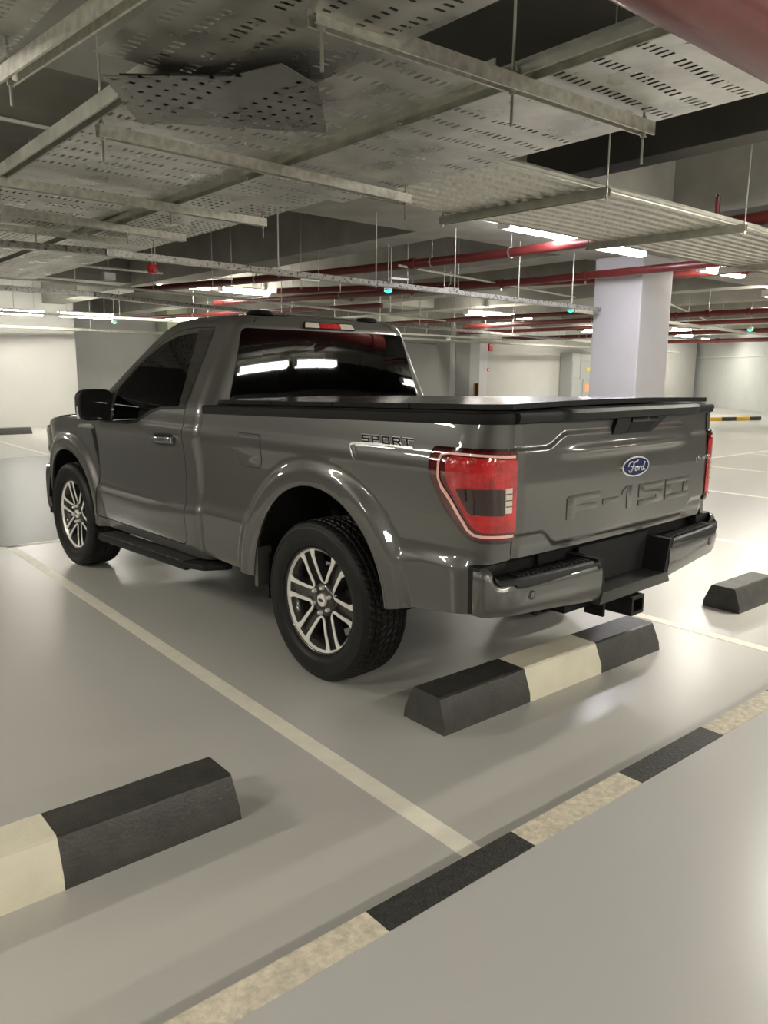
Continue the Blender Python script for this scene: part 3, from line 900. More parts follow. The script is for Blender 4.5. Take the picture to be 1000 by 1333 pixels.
    MB().tube([(sg*.90, 2.44, 1.215), (sg*.95, 2.44, 1.22), (sg*1.0, 2.43, 1.235)], [.05, .035, .03], 12).build('mirror_arm', BLACK, MI)
    MB().box((sg*1.160-.006, 2.375, 1.20), (sg*1.160+.006, 2.41, 1.285)).build('turn_signal', CLEARW, MI, smooth=30, bevel=.004)

# roof
def roof_map(x, y):
    d = smooth01((y-1.14)/.16)
    W = .650
    c = 1-(abs(x)/W)**2.6
    f = smooth01((1.95-y)/.25)
    return (x, y, 1.865 + .030*max(0, c)*d*(.35+.65*f) + .0)
rear_y = yback(1.865)
left = []
for k in range(0, 9):
    s = 1.0+(C0-1.0)*k/8
    p = cab_map(s, 1.865); left.append((p[0], p[1]))
# roof outline: left rear corner -> forward -> front arc -> right
ro = left + [(-.650, 1.60)]
fr_ = [(-.650+1.30*k/10, 1.60+.14*(1-((-.650+1.30*k/10)/.65)**2)) for k in range(1, 10)]
ro += fr_ + [(.650, 1.60)] + [(-p[0], p[1]) for p in reversed(left)]
ROOF = panel('roof', ro, lambda u, v: roof_map(u, v), PAINT, TRUCK, step=.03, thick=.01)
# back wall with window
def back_map(x, z):
    W = side_w(1.2, z, False)-.13
    return (x, yback(z) - .010*(1-(x/max(W, .1))**2), z)
zs = [.90+.97*k/16 for k in range(17)]
zs = [z for z in zs if z < 1.86]+[1.865]
bo = [(-(side_w(1.2, z, False)-.13), z) for z in zs] + [((side_w(1.2, z, False)-.13), z) for z in reversed(zs)]
rw = round_poly([(-.80, 1.30), (.80, 1.30), (.655, 1.788), (-.655, 1.788)], [.03, .03, .035, .035])
BK = panel('cab_back', bo, back_map, PAINT, TRUCK, holes=[rw], step=.03, thick=.01)
rwd = panel('rear_window', rw, lambda u, v: (lambda p: (p[0], p[1]-.003, p[2]))(back_map(u, v)), TINT, BK, step=.05, thick=.002)
rw2 = [(p[0]*.965, 1.30+(p[1]-1.30)*.93) for p in rw]
panel('window_border', [(p[0]*1.0, p[1]) for p in rw], lambda u, v: (lambda p: (p[0], p[1]+.004, p[2]))(back_map(u, v)), GLOSSBLK, BK, holes=[rw2], step=.04, thick=.002)
for sx in (-.27, .27):
    MB().bar((sx, back_map(sx, 1.3)[1]+.008, 1.30), (sx, back_map(sx, 1.78)[1]+.008, 1.78), .018, .006, (0, 1, 0)).build('slider_rail', BLACK, rwd, smooth=0)
# high brake lamp
hl = round_poly([(-.215, 1.802), (.215, 1.802), (.200, 1.846), (-.200, 1.846)], .012)
bmf = lambda o: (lambda u, v: (lambda p: (p[0], p[1]-o, p[2]))(back_map(u, v)))
HL = panel('high_brake_lamp', hl, bmf(.014), GLOSSBLK, TRUCK, step=.02, thick=.03)
panel('cargo_lens', round_poly([(-.205, 1.808), (-.09, 1.808), (-.085, 1.841), (-.190, 1.841)], .006), bmf(.018), CLEARW, HL, step=.02, thick=.003)
panel('cargo_lens', round_poly([(.09, 1.808), (.205, 1.808), (.190, 1.841), (.085, 1.841)], .006), bmf(.018), CLEARW, HL, step=.02, thick=.003)
panel('brake_lens', round_poly([(-.09, 1.808), (.09, 1.808), (.085, 1.841), (-.085, 1.841)], .006), bmf(.0185), REDLENS, HL, step=.02, thick=.003)
# roof domes
for (x, y) in ((-.42, 1.27), (.47, 1.27)):
    d = MB()
    ww = (.085, .07)
    def dm(u, v, x=x, y=y):
        a = 2*PI*u; r = v
        z = roof_map(x, y)[2]-.004 + .030*(1-r**6)
        return (x+ww[0]*r*math.copysign(abs(math.cos(a))**.7, math.cos(a)), y+ww[1]*r*math.copysign(abs(math.sin(a))**.7, math.sin(a)), z)
    d.grid(dm, 24, 8)
    d.build('roof_antenna', BLACK, ROOF, smooth=60)
# windshield
pt = [(1.60, 1.865), (1.81, 1.842), (1.93, 1.795), (2.06, 1.711), (2.28, 1.53), (2.42, 1.41), (2.72, 1.205)]
def ws(u, v):
    t = v*(len(pt)-1); i = min(int(t), len(pt)-2); f = t-i
    y = pt[i][0]+(pt[i+1][0]-pt[i][0])*f; z = pt[i][1]+(pt[i+1][1]-pt[i][1])*f
    W = CABP(z)-.012
    x = (2*u-1)*W
    q = 1-(2*u-1)**2
    return (x, y+q*(.14+.16*v), z+q*(.022*(1-v)))
MB().grid(ws, 24, 18).build('windshield', TINT, TRUCK, smooth=60)
# rear quarter vertical seam line where cab meets bed
# interior
def seat(x):
    s = MB()
    s.box((x-.25, 1.62, .95), (x+.25, 2.10, 1.08)); s.box((x-.25, 1.42, 1.0), (x+.25, 1.60, 1.55)); s.box((x-.13, 1.42, 1.57), (x+.13, 1.52, 1.72))
    return s
seat(-.42).build('seat', SEAT, TRUCK, smooth=40, bevel=.04, seg=3)
seat(.42).build('seat', SEAT, TRUCK, smooth=40, bevel=.04, seg=3)
MB().box((-.88, 2.30, .95), (.88, 2.68, 1.17)).build('dashboard', SEAT, TRUCK, smooth=40, bevel=.05, seg=3)
stw = MB(); stw.tube([(-.42+.18*math.cos(2*PI*k/24), 2.18-.06*math.sin(2*PI*k/24), 1.18+.17*math.sin(2*PI*k/24)) for k in range(25)], .014, 8)
stw.bar((-.42, 2.18, 1.18), (-.42, 2.32, 1.10), .06, .06)
stw.build('steering_wheel', SEAT, TRUCK)
MB().box((-.88, 1.12, .46), (.88, 2.68, .52)).box((-.86, 1.12, .5), (.86, 1.15, 1.28)).build('cab_floor', UNDER, TRUCK, smooth=0)

# fenders, hood and nose
fo = [(2.572, .415), (2.572, 1.185), (2.72, 1.205), (2.95, 1.195), (3.25, 1.165), (3.55, 1.115), (3.80, 1.055), (4.0, 1.02), (4.0, .90), (3.90, .66), (3.68, .62)]
fa = [p for p in arch(WB, .485, .505, 0)]
fo += [(WB+.485, .55)] + [(p[0], p[1]) for p in fa[1:-1]] + [(WB-.50, .42)]
for mir in (False, True):
    fn = panel('fender', fo, front_map, PAINT, TRUCK, step=.024, thick=.016, mirror=mir)
    sg = 1 if mir else -1
    # vent and badge
    vt = [(2.578, 1.12), (2.64, 1.10), (2.60, .93), (2.578, .86)]
    panel('fender_vent', vt, lambda u, v: front_map(u, v, .003), BLACK, fn, step=.03, thick=.003, mirror=mir)
    bd = [(2.60, 1.150), (2.83, 1.135), (2.86, 1.12), (2.86, 1.085), (2.845, 1.11), (2.60, 1.118)]
    panel('fender_badge', bd, lambda u, v: front_map(u, v, .004), SILVER, fn, step=.03, thick=.003, mirror=mir)
    hlp = [(3.72, 1.05), (3.85, 1.025), (4.0, 1.0), (4.0, .80), (3.90, .82), (3.76, .90)]
    panel('headlamp', hlp, lambda u, v: front_map(u, v, .008), CLEARW, TRUCK, step=.03, thick=.01, mirror=mir)
    # wheel arch liners
    for yc, ra in ((0, .585), (WB, .525)):
        ln = MB().lathe([(ra, sg*.55), (ra, sg*.80), (ra-.002, sg*.955)], 26, 'x', (0, yc, .42), a0=.12, a1=PI-.12)
        ln.lathe([(.20, sg*.56), (ra+.03, sg*.56)], 26, 'x', (0, yc, .42), a0=.12, a1=PI-.12)
        ln.build('arch_liner', LINER, TRUCK, smooth=60, recalc=False)
    mfy = [(.525), ]
    MB().box((sg*.80-.11, .50, .30), (sg*.80+.11, .512, .56)).build('mud_flap', BLACK, TRUCK, smooth=0, bevel=.004)
    MB().box((sg*.93-.05, .50, .38), (sg*.93+.045, .53, .60)).build('arch_trim', PAINT, TRUCK, smooth=0, bevel=.006)
hood = MB()
def hd_(u, v):
    y = 2.72 + v*1.25
    fy = 3.70 if y > 3.70 else y
    W = CABP(1.16)-.03 - (.42*(min(y, 3.7)-3.25)**2 if y > 3.25 else 0) - (.0 if y < 3.7 else .25*((y-3.7)/.27)**2)
    x = (2*u-1)*W
    ztop = 1.205-.02*(y-2.72)-.075*smooth01((y-2.9)/1.1)
    q = 1-abs(2*u-1)**3
    return (x, y+.10*(1-(2*u-1)**2)*(1-v)+.06*(1-(2*u-1)**2)*v, ztop + q*.055*(1-.5*v) - .05*smooth01((v-.92)/.08))
hood.grid(hd_, 24, 30).build('hood', PAINT, TRUCK, smooth=60)
MB().box((-.55, 3.98, .72), (.55, 4.03, 1.04)).build('grille', BLACK, TRUCK, smooth=0, bevel=.02)
gb = MB()
for z in (.80, .88, .96): gb.box((-.56, 4.025, z-.018), (.56, 4.05, z+.018))
gb.build('grille_bar', CHROME, TRUCK, smooth=30, bevel=.006)
fb = MB()
def fbm(u, v):
    a = -1+2*u
    x = .93*a; y = 4.09 - .06*abs(a)**2 - .36*abs(a)**8
    z = .40+.33*v
    return (x, y - .03*(2*v-1)**4, z)
fb.grid(fbm, 40, 8).build('front_bumper', PAINT, TRUCK, smooth=60, solid=-.03)
MB().box((-.93, 3.60, .34), (-.90, 3.72, .66)).box((.90, 3.60, .34), (.93, 3.72, .66)).box((-.7, 3.7, .34), (.7, 4.0, .42)).build('front_valance', BLACK, TRUCK, smooth=0, bevel=.01)
# underside
ub = MB()
ub.box((-.50, -1.0, .50), (-.42, 3.8, .62)).box((.42, -1.0, .50), (.50, 3.8, .62))
ub.box((-.55, .60, .60), (.55, 3.9, .75))
ub.box((-.90, .60, .46), (.90, 1.05, .56)).box((-.55, -1.02, .66), (.55, .6, .95))
ub.box((-.90, -1.0, .60), (-.55, -.60, .95)).box((.55, -1.0, .60), (.90, -.60, .95))
ub.build('chassis_frame', UNDER, TRUCK, smooth=0)
ax = MB().tube([(-.80, 0, .41), (.80, 0, .41)], .045, 14).lathe([(.001, -.16), (.09, -.13), (.14, -.03), (.14, .05), (.08, .12), (.001, .15)], 18, 'x', (0, 0, .41))
ax.tube([(-.75, WB, .41), (.75, WB, .41)], .04, 10)
for sg in (-1, 1):
    ax.tube([(sg*.52, -.62, .52), (sg*.52, 0, .47), (sg*.52, .75, .50)], .028, 8)
    ax.tube([(sg*.60, .15, .36), (sg*.60, .3, .80)], .03, 10)
ax.build('axle', UNDER, TRUCK)
MB().tube([(.30, 2.4, .36), (.34, 1.2, .38), (.34, .4, .42), (.55, .1, .60), (.62, -.55, .52), (.66, -.92, .46)], .035, 12).build('exhaust_pipe', BRAKE, TRUCK)
MB().box((-.50, .9, .36), (-.05, 2.1, .52)).build('fuel_tank', UNDER, TRUCK, smooth=40, bevel=.05, seg=3)

# running boards
for sg in (-1, 1):
    rbm = MB()
    rbm.prism([(-.93, .345), (-1.03, .330), (-1.045, .345), (-1.045, .372), (-1.03, .382), (-.90, .388), (-.90, .350)],
              lambda u, v: (sg*-u, 1.20, v+.012), lambda u, v: (sg*-u, 2.46, v-.012))
    RB = rbm.build('running_board', BLACK, TRUCK, smooth=30, bevel=.006)
    # angled rear end
    MB().prism([(-1.045, 1.20), (-1.0, 1.05), (-.88, .98), (-.84, .98), (-.84, 1.20)], lambda u, v: (sg*-u, v, .362), lambda u, v: (sg*-u, v, .398)).build('board_end', BLACK, RB, smooth=30, bevel=.008)
    MB().prism([(-1.045, 2.46), (-1.0, 2.56), (-.86, 2.60), (-.84, 2.46)], lambda u, v: (sg*-u, v, .325), lambda u, v: (sg*-u, v, .360)).build('board_end', BLACK, RB, smooth=30, bevel=.008)
    st = MB()
    for i in range(48):
        y = 1.23+i*.0255
        st.box((sg*.975-.062, y, .392-.0095*(y-1.2)/.5*1.0), (sg*.975+.066, y+.011, .402-.0095*(y-1.2)/.5))
    st.build('tread_ribs', mat('worn_tread', (.06, .06, .055), .4) if sg < 0 else bpy.data.materials['worn_tread'], RB, smooth=0)
    br = MB()
    for y in (1.35, 2.3): br.bar((sg*.93, y, .36), (sg*.70, y, .50), .05, .02)
    br.build('board_bracket', UNDER, RB, smooth=0)

# ---------------- wheels
def tread(an, r, h):
    if r < .395 or abs(h) > .118: return 0.0
    g_ = 0.0
    for c in (-.085, -.055, -.012, .025, .062, .095):
        d = abs(h-c)
        if d < .0035: g_ = -.009
    if abs(h) > .060:
        ph = (an*66/(2*PI) + abs(h)*9) % 1.0
        if ph < .22: g_ = min(g_, -.005)
    else:
        ph = (an*60/(2*PI) + h*26) % 1.0
        if ph < .22: g_ = min(g_, -.006)
    return g_
tprof = [(.262, -.098), (.268, -.104), (.275, -.112), (.283, -.1235), (.288, -.1245), (.300, -.1335), (.302, -.1345), (.318, -.1385), (.335, -.1395), (.352, -.1385),
         (.366, -.1355), (.368, -.1375), (.376, -.1350), (.378, -.1325), (.388, -.1285), (.396, -.1220), (.4015, -.1150), (.4045, -.108)]
hs = [-.100+.004*i for i in range(51)]
tprof += [(.4095-.0045*(abs(h)/.1)**2.5, h) for h in hs]
tprof += [(r, -h) for r, h in reversed(tprof[:18])]
SPA = [24.5+60*k for k in range(6)]
def make_wheel(angle, sg):
    """sg -1: outer face toward -x. rim is the part; tyre, spokes, nuts below it"""
    rimp = [(.238, .10), (.262, .10), (.262, .095), (.240, .06), (.225, .0), (.228, -.05), (.240, -.085), (.258, -.098), (.262, -.104), (.268, -.112), (.272, -.1135), (.272, -.104), (.262, -.0975)]
    wh = MB().lathe([(r, h*(-sg)) for r, h in rimp], 72, 'x').build('wheel', ALLOYDK, TRUCK, smooth=50)
    MB().lathe([(r, h) for r, h in tprof], 420, 'x', fn=tread).build('tyre', RUBBER, wh, smooth=40)
    lipm = MB().lathe([(.2535, .0955*(sg)), (.258, .1005*sg), (.2635, .1085*sg)], 72, 'x'); lipm.build('rim_lip', ALLOY, wh, smooth=50)
    hub = MB()
    hub.lathe([(.095, .052*sg), (.088, .072*sg), (.070, .083*sg), (.050, .084*sg), (.046, .078*sg), (.001, .078*sg)], 48, 'x')
    hub.lathe([(.001, -.02*sg), (.10, -.02*sg), (.105, .055*sg)], 48, 'x')
    hub.build('hub', ALLOYDK, wh, smooth=40)
    MB().lathe([(.001, .094*sg), (.026, .094*sg), (.032, .091*sg), (.034, .080*sg)], 32, 'x').build('center_cap', ALLOY, wh, smooth=40)
    cc = MB(); seg = 24
    cc.add([(.0948*sg, .020*math.cos(2*PI*k/seg), .009*math.sin(2*PI*k/seg)) for k in range(seg)], [tuple(range(seg))])
    cc.build('cap_oval', ALLOYDK, wh, smooth=0)
    def P(r, deg, h):
        a = math.radians(deg+angle)
        return (h*sg, r*math.sin(a), r*math.cos(a))
    for c in SPA:
        m = MB()
        # two raised machined edges from V point near hub to rim
        for s in (-1, 1):
            pts = [(.088, s*28.5, .080), (.105, s*19.0, .0835), (.17, s*12.4, .0935), (.225, s*9.6, .098), (.2625, s*10.5, .101)]
            wdt = [.0075, .0085, .0090, .0110, .0185]
            vs = []
            for (r, d, h), wd in zip(pts, wdt):
                da = math.degrees(wd/r)
                # top (outer) quad edges and lower edges
                vs += [P(r, c+d-da, h), P(r, c+d+da, h), P(r, c+d+da*1.08, h-.005), P(r, c+d-da*1.08, h-.005)]
            fs = [(i*4+k, (i+1)*4+k, (i+1)*4+(k+1) % 4, i*4+(k+1) % 4) for i in range(4) for k in range(4)]+[(0, 1, 2, 3), (16, 17, 18, 19)]
            m.add(vs, fs)
        m.build('spoke_edge', ALLOY, wh, smooth=30, bevel=.0012)
        pk = MB()
        pts = [(.070, 25, .060, 6), (.105, 19, .077, 4.8), (.17, 12.4, .088, 3.2), (.225, 9.6, .0925, 3.0), (.258, 10, .0945, 4)]
        vs = []
        for (r, d, h, e) in pts:
            vs += [P(r, c-d-e, h), P(r, c-d+e, h), P(r, c-d+e*1.2, h-.016), P(r, c+d-e*1.2, h-.016), P(r, c+d-e, h), P(r, c+d+e, h), P(r, c+d+e*1.3, h-.05), P(r, c-d-e*1.3, h-.05)]
        pk.add(vs, [(i*8+k, (i+1)*8+k, (i+1)*8+(k+1) % 8, i*8+(k+1) % 8) for i in range(4) for k in range(8)]+[tuple(range(8)), tuple(range(32, 40))])
        # side gussets to the rim barrel between spokes
        pk.build('spoke_pocket', ALLOYDK, wh, smooth=30)
        web = MB()
        a0, a1 = c+30-17, c+30+17
        n = 8
        vs = []
        for i in range(n+1):
            d = a0+(a1-a0)*i/n
            vs += [P(.262, d, .085), P(.235+.012*math.cos((i/n-.5)*PI*2), d, .055), P(.235, d, .02)]
        web.add(vs, [(i*3+k, (i+1)*3+k, (i+1)*3+k+1, i*3+k+1) for i in range(n) for k in range(2)])
        web.build('rim_web', ALLOYDK, wh, smooth=40)
        a = c+0
        q = P(.0655, a+29, .088)
        nut = MB().lathe([(.001, .018*sg), (.006, .018*sg), (.0095, .013*sg), (.0105, .0), (.0105, -.01*sg)], 6, 'x', q)
        nut.build('lug_nut', ALLOY, wh, smooth=25)
    MB().lathe([(.001, .010*sg), (.165, .010*sg), (.168, .0), (.168, -.02*sg), (.09, -.02*sg)], 48, 'x').build('brake_disc', BRAKE, wh, smooth=30)
    cal = MB()
    for k in range(1):
        vs = []
        for i in range(7):
            d = 60+i*9
            vs += [P(.13, d, .035), P(.185, d, .035), P(.185, d, -.03), P(.13, d, -.03)]
        cal.add(vs, [(i*4+k_, (i+1)*4+k_, (i+1)*4+(k_+1) % 4, i*4+(k_+1) % 4) for i in range(6) for k_ in range(4)]+[(0, 1, 2, 3), (24, 25, 26, 27)])
    cal.build('brake_caliper', BRAKE, wh, smooth=30, bevel=.004)
    return wh
w0 = make_wheel(0, -1); w0.location = (-.8455, 0, .4095)
def copy_part(o, parent, rot=0):
    c = o.copy(); col.objects.link(c); c.parent = parent
    for ch in o.children:
        d = ch.copy(); col.objects.link(d); d.parent = c
    return c
w1 = copy_part(w0, TRUCK); w1.location = (-.8455, WB, .4095); w1.rotation_euler = (math.radians(10), 0, 0)
w2 = make_wheel(0, 1); w2.location = (.8455, 0, .4095)
w3 = copy_part(w2, TRUCK); w3.location = (.8455, WB, .4095)
# ------------------------------------------------------------------ setting: floor, walls, slab, beams
S = 'structure'
def st(o): return tag(o, None, kind=S)
st(MB().box((-14, -1.62, -.20), (40, 4.05, 0)).build('floor', FLOOR, smooth=0))
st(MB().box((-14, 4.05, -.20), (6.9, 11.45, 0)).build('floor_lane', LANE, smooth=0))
st(MB().box((6.9, 4.05, -.20), (40, 11.45, 0)).build('floor_cross_lane', FLOOR, smooth=0))
st(MB().box((-14, 11.45, -.20), (40, 30, 0)).build('floor_far_bays', FLOOR, smooth=0))
KH = .10
st(MB().box((-14, -14, -.20), (40, -1.655, KH)).build('floor_walkway', WALK, smooth=0, bevel=.004))
def band(name, x0, x1, y0, y1, m, z=0.0, h=.0015): return st(MB().box((x0, y0, z-.001), (x1, y1, z+h)).build(name, m, smooth=0))
# painted kerb edge on the walkway, alternating
kx = -1.345-.592*9; i = 0
while kx < 14:
    band('trim_%d' % (i+1), kx, kx+.592, -1.753, -1.6555, KERBB if i % 2 == 0 else KERBW, KH-.0, .002)
    kx += .592; i += 1
# front face of the kerb
def line(x0, y0, x1, y1, wd, z=0.0):
    return st(MB().bar((x0, y0, z), (x1, y1, z), wd, .003).build('floor_marking', LINE, smooth=0))
for x, x2 in ((-1.41, -1.33), (1.28, 1.28), (3.95, 3.98), (6.90, 6.90), (9.6, 9.6), (12.3, 12.3), (15.0, 15.0), (17.7, 17.7), (-4.1, -4.1), (-6.8, -6.8)):
    line(x, -1.655, x2, 4.09, .082)
line(-8, 4.07, 40, 4.07, .08)
for k in range(-2, 9): line(1.27+k*2.7, 11.45, 1.27+k*2.7, 18.0, .08)
line(-8, 11.45, 40, 11.45, .08)
# walls
st(MB().box((-14, 18.7, 0), (4.31, 19.0, 3.9)).box((-14, 18.685, 0), (4.31, 18.7, .02)).build('wall_left', WALL, smooth=0))
st(MB().box((4.05, 19.0, 0), (4.31, 24, 3.9)).build('wall_return', WALLG, smooth=0))
st(MB().box((4.31, 23, 0), (17.8, 23.3, 3.9)).build('wall_back', WALLG, smooth=0))
st(MB().box((17.8, 16.9, 0), (18.1, 23.3, 3.9)).build('wall_middle', WALLG, smooth=0))
st(MB().box((17.76, 17.72, 0), (17.80, 17.98, 3.9)).build('trim_90', PILLAR, smooth=0))
st(MB().box((17.70, 16.42, 0), (18.1, 16.9, 3.9)).build('trim_91', PILLAR, smooth=0))
st(MB().box((18.1, 16.6, 0), (33, 16.9, 3.9)).build('wall_centre', WALL, smooth=0))
# curved ramp wall on the right
cv = [(34.6, 20.0), (34.0, 18.4), (33.3, 16.6), (32.2, 14.6), (30.8, 12.7), (29.0, 11.0), (26.8, 9.6), (24.2, 8.6), (21.5, 8.1)]
cv = cv[:7]
m_ = MB()
for a, b in zip(cv[:-1], cv[1:]):
    pass
n = len(cv)
cp = []
for i in range(n-1):
    p0 = cv[max(i-1, 0)]; p1 = cv[i]; p2 = cv[i+1]; p3 = cv[min(i+2, n-1)]
    for k in range(5):
        t = k/5
        cp.append(tuple(.5*((2*p1[c])+(-p0[c]+p2[c])*t+(2*p0[c]-5*p1[c]+4*p2[c]-p3[c])*t*t+(-p0[c]+3*p1[c]-3*p2[c]+p3[c])*t**3) for c in (0, 1)))
cp.append(cv[-1])
m_.add([(x, y, z) for x, y in cp for z in (0, 3.9)]+[(x+.3, y-.0, z) for x, y in cp for z in (0, 3.9)],
       [(i*2, i*2+2, i*2+3, i*2+1) for i in range(len(cp)-1)]+[(len(cp)*2+i*2, len(cp)*2+i*2+1, len(cp)*2+i*2+3, len(cp)*2+i*2+2) for i in range(len(cp)-1)])
st(m_.build('wall_right', WALLC, smooth=60))
st(MB().tube([(x-.12, y-.12, 2.30) for x, y in cp], .03, 6).build('trim_92', WHITEP, smooth=60))
st(MB().box((33, 4, 0), (33.3, 12, 3.9)).box((27, -14, 0), (40, -13.7, 3.9)).build('wall_east', WALLC, smooth=0))
st(MB().box((-14, -14, 0), (40, -13.8, 3.9)).build('wall_rear', WALL, smooth=0))
st(MB().box((-14, -14, 0), (-13.8, 24, 3.9)).build('wall_west', WALL, smooth=0))
st(MB().box((-14, -14, 3.9), (40, 30, 4.1)).build('ceiling', CONC_SHADE, smooth=0))
# beams
BEAMS = []
def top_at(x, y):
    return min([3.9]+[b[4] for b in BEAMS if b[0]-.02 <= x <= b[2]+.02 and b[1]-.02 <= y <= b[3]+.02])
def beam(x0, y0, z0, x1, y1, m=CONC, z1=3.9):
    BEAMS.append((x0, y0, x1, y1, z0))
    return st(MB().box((x0, y0, z0), (x1, y1, z1)).build('ceiling_beam', m, smooth=0, bevel=.008))
beam(-14, 1.75, 3.2, 40, 4.22)
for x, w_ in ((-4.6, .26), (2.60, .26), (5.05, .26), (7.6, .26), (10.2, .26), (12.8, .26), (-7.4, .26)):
    beam(x, -5.2, 3.2, x+w_, 1.75, CONC_SHADE if x < 3 else CONC)
for k in range(-2, 10):
    x = 3.52+2.85*k
    if k == -1 : continue
    beam(x, 4.22, 3.2, x+.55, 22.9)
beam(-14, 12.9, 3.25, 40, 13.9)
beam(-14, -6.4, 3.2, 40, -5.2)
# pillar
st(MB().box((7.0, 3.30, 0), (7.8, 4.10, 3.2)).build('wall_pillar', PILLAR, smooth=0, bevel=.02))
st(MB().box((8.5, 22.0, 0), (9.3, 22.8, 3.9)).build('wall_green_pillar', PGREEN, smooth=0, bevel=.02))

# ------------------------------------------------------------------ wheel stops and kerbs
def wheel_stop(xa, xb, yf, yb, label, first=STOPB, second=STOPW, cuts=None, gap=None, rz=0.0, name='wheel_stop'):
    me = bpy.data.meshes.new(name)
    prof = [(yf, 0), (yf+.004*(1 if yb > yf else -1), .045), (yf+.045*(1 if yb > yf else -1), .148), (yf+.055*(1 if yb > yf else -1), .155),
            (yb-.055*(1 if yb > yf else -1), .155), (yb-.045*(1 if yb > yf else -1), .148), (yb-.004*(1 if yb > yf else -1), .045), (yb, 0)]
    xs_ = [xa]+list(cuts)+[xb]
    vs = []; fs = []; mi = []
    sub = []
    for i in range(len(xs_)-1):
        k = 12
        for j in range(k): sub.append((xs_[i]+(xs_[i+1]-xs_[i])*j/k, i))
    sub.append((xb, len(xs_)-2))
    rnd = random.Random(int(abs(xa)*100))
    for q, (x, i) in enumerate(sub):
        for (y, z) in prof:
            j = .0016 if 0 < q < len(sub)-1 and z > 0 else 0
            ex = .012*(z/.155) if q in (0, len(sub)-1) else 0
            vs.append((x+(ex if q == 0 else -ex)*(1 if xb > xa else -1), y+rnd.uniform(-j, j), z+rnd.uniform(-j, j)))
    n = len(prof)
    for q in range(len(sub)-1):
        for k in range(n-1):
            fs.append((q*n+k, (q+1)*n+k, (q+1)*n+k+1, q*n+k+1)); mi.append(sub[q][1] % 2)
    fs.append(tuple(range(n))); mi.append(0); fs.append(tuple(range((len(sub)-1)*n, len(sub)*n))); mi.append((len(xs_)-2) % 2)
    me.from_pydata(vs, [], fs)
    bm = bmesh.new(); bm.from_mesh(me); bmesh.ops.recalc_face_normals(bm, faces=bm.faces); bm.to_mesh(me); bm.free()
    me.materials.append(first); me.materials.append(second)
    for p, k in zip(me.polygons, mi): p.material_index = k
    me.shade_smooth(); me.set_sharp_from_angle(angle=math.radians(20))
    o = bpy.data.objects.new(name, me); col.objects.link(o)
    return tag(o, label, 'parking stop')
wheel_stop(-.905, .792, -.905, -.640, 'black and cream concrete wheel stop right behind the truck rear', cuts=[-.335, .236])
wheel_stop(-1.892, -3.60, -.908, -.648, 'concrete wheel stop at the lower left with a black end and cream middle', cuts=[-2.492, -3.05])
wheel_stop(1.812, 3.52, -.868, -.615, 'wheel stop at the right edge with a black end', cuts=[2.38, 2.95])
wheel_stop(.70, 2.42, 16.45, 16.72, 'far wheel stop by the off-white wall at the left edge', cuts=[1.27, 1.60], first=STOPB)
wheel_stop(20.3, 21.9, 11.0, 11.25, 'distant black and cream wheel stop beyond the bay lines', cuts=[20.8, 21.4]) if False else None
# curved yellow and black kerb far right
ck = [(19.6, 11.6), (20.6, 10.7), (21.6, 10.05), (22.6, 9.65), (23.6, 9.35), (24.1, 9.2)]
m_ = bpy.data.meshes.new('ramp_kerb'); vs = []; fs = []; mi = []
for i, (x, y) in enumerate(resample(ck, .25, closed=False)):
    vs += [(x, y, 0), (x, y, .12), (x+.14, y+.12, .12), (x+.14, y+.12, 0)]
nn = len(vs)//4
for i in range(nn-1):
    for k in range(3): fs.append((i*4+k, (i+1)*4+k, (i+1)*4+k+1, i*4+k+1)); mi.append((i//3) % 2)
fs += [(0, 1, 2, 3), tuple(range(nn*4-4, nn*4))]; mi += [0, 1]
m_.from_pydata(vs, [], fs); m_.materials.append(YEL); m_.materials.append(STOPB)
for p, k in zip(m_.polygons, mi): p.material_index = k
ko = bpy.data.objects.new('ramp_kerb', m_); col.objects.link(ko); tag(ko, 'curved yellow and black striped kerb at the foot of the far ramp', 'kerb')

# ------------------------------------------------------------------ overhead services
def rodmb(x, y, z0, z1, r=.005): return MB().tube([(x, y, z0), (x, y, z1)], r, 6)
def strut(x0, y0, x1, y1, z, label, rods=(), top=3.88, wd=.042, hh=.042, drop=.10, m=GALV):
    t = empty('strut_channel', (x0, y0, z)); tag(t, label, 'support channel')
    ang = math.atan2(y1-y0, x1-x0); L = math.hypot(x1-x0, y1-y0)
    t.rotation_euler = (0, 0, ang)
    b = MB()
    th = .0035
    # open C profile facing down with lips
    pr = [(-wd/2, -hh/2), (-wd/2, hh/2), (wd/2, hh/2), (wd/2, -hh/2), (wd/2-.009, -hh/2), (wd/2-.009, -hh/2+th), (wd/2-th, -hh/2+th), (wd/2-th, hh/2-th), (-wd/2+th, hh/2-th), (-wd/2+th, -hh/2+th), (-wd/2+.009, -hh/2+th), (-wd/2+.009, -hh/2)]
    n = len(pr)
    b.add([(0, u, v) for u, v in pr]+[(L, u, v) for u, v in pr], [tuple(range(n))[::-1], tuple(range(n, 2*n))]+[(i, (i+1) % n, n+(i+1) % n, n+i) for i in range(n)])
    b.build('channel', m, t, smooth=0)
    for f in rods:
        r = rodmb(f*L, 0, -drop, top_at(x0+math.cos(ang)*f*L, y0+math.sin(ang)*f*L)-z, .0055); ro_ = r.build('threaded_rod', ROD, t)
        MB().lathe([(.0001, -hh/2-.012), (.011, -hh/2-.012), (.011, -hh/2), (.018, -hh/2), (.018, -hh/2+.003)], 6, 'z', (f*L, 0, 0)).build('washer', ROD, ro_, smooth=20)
        nt_ = MB().lathe([(.018, hh/2), (.018, hh/2+.003), (.011, hh/2+.003), (.011, hh/2+.014), (.006, hh/2+.014)], 6, 'z', (f*L, 0, 0))
        nt_.build('nut', ROD, ro_, smooth=20)
    return t
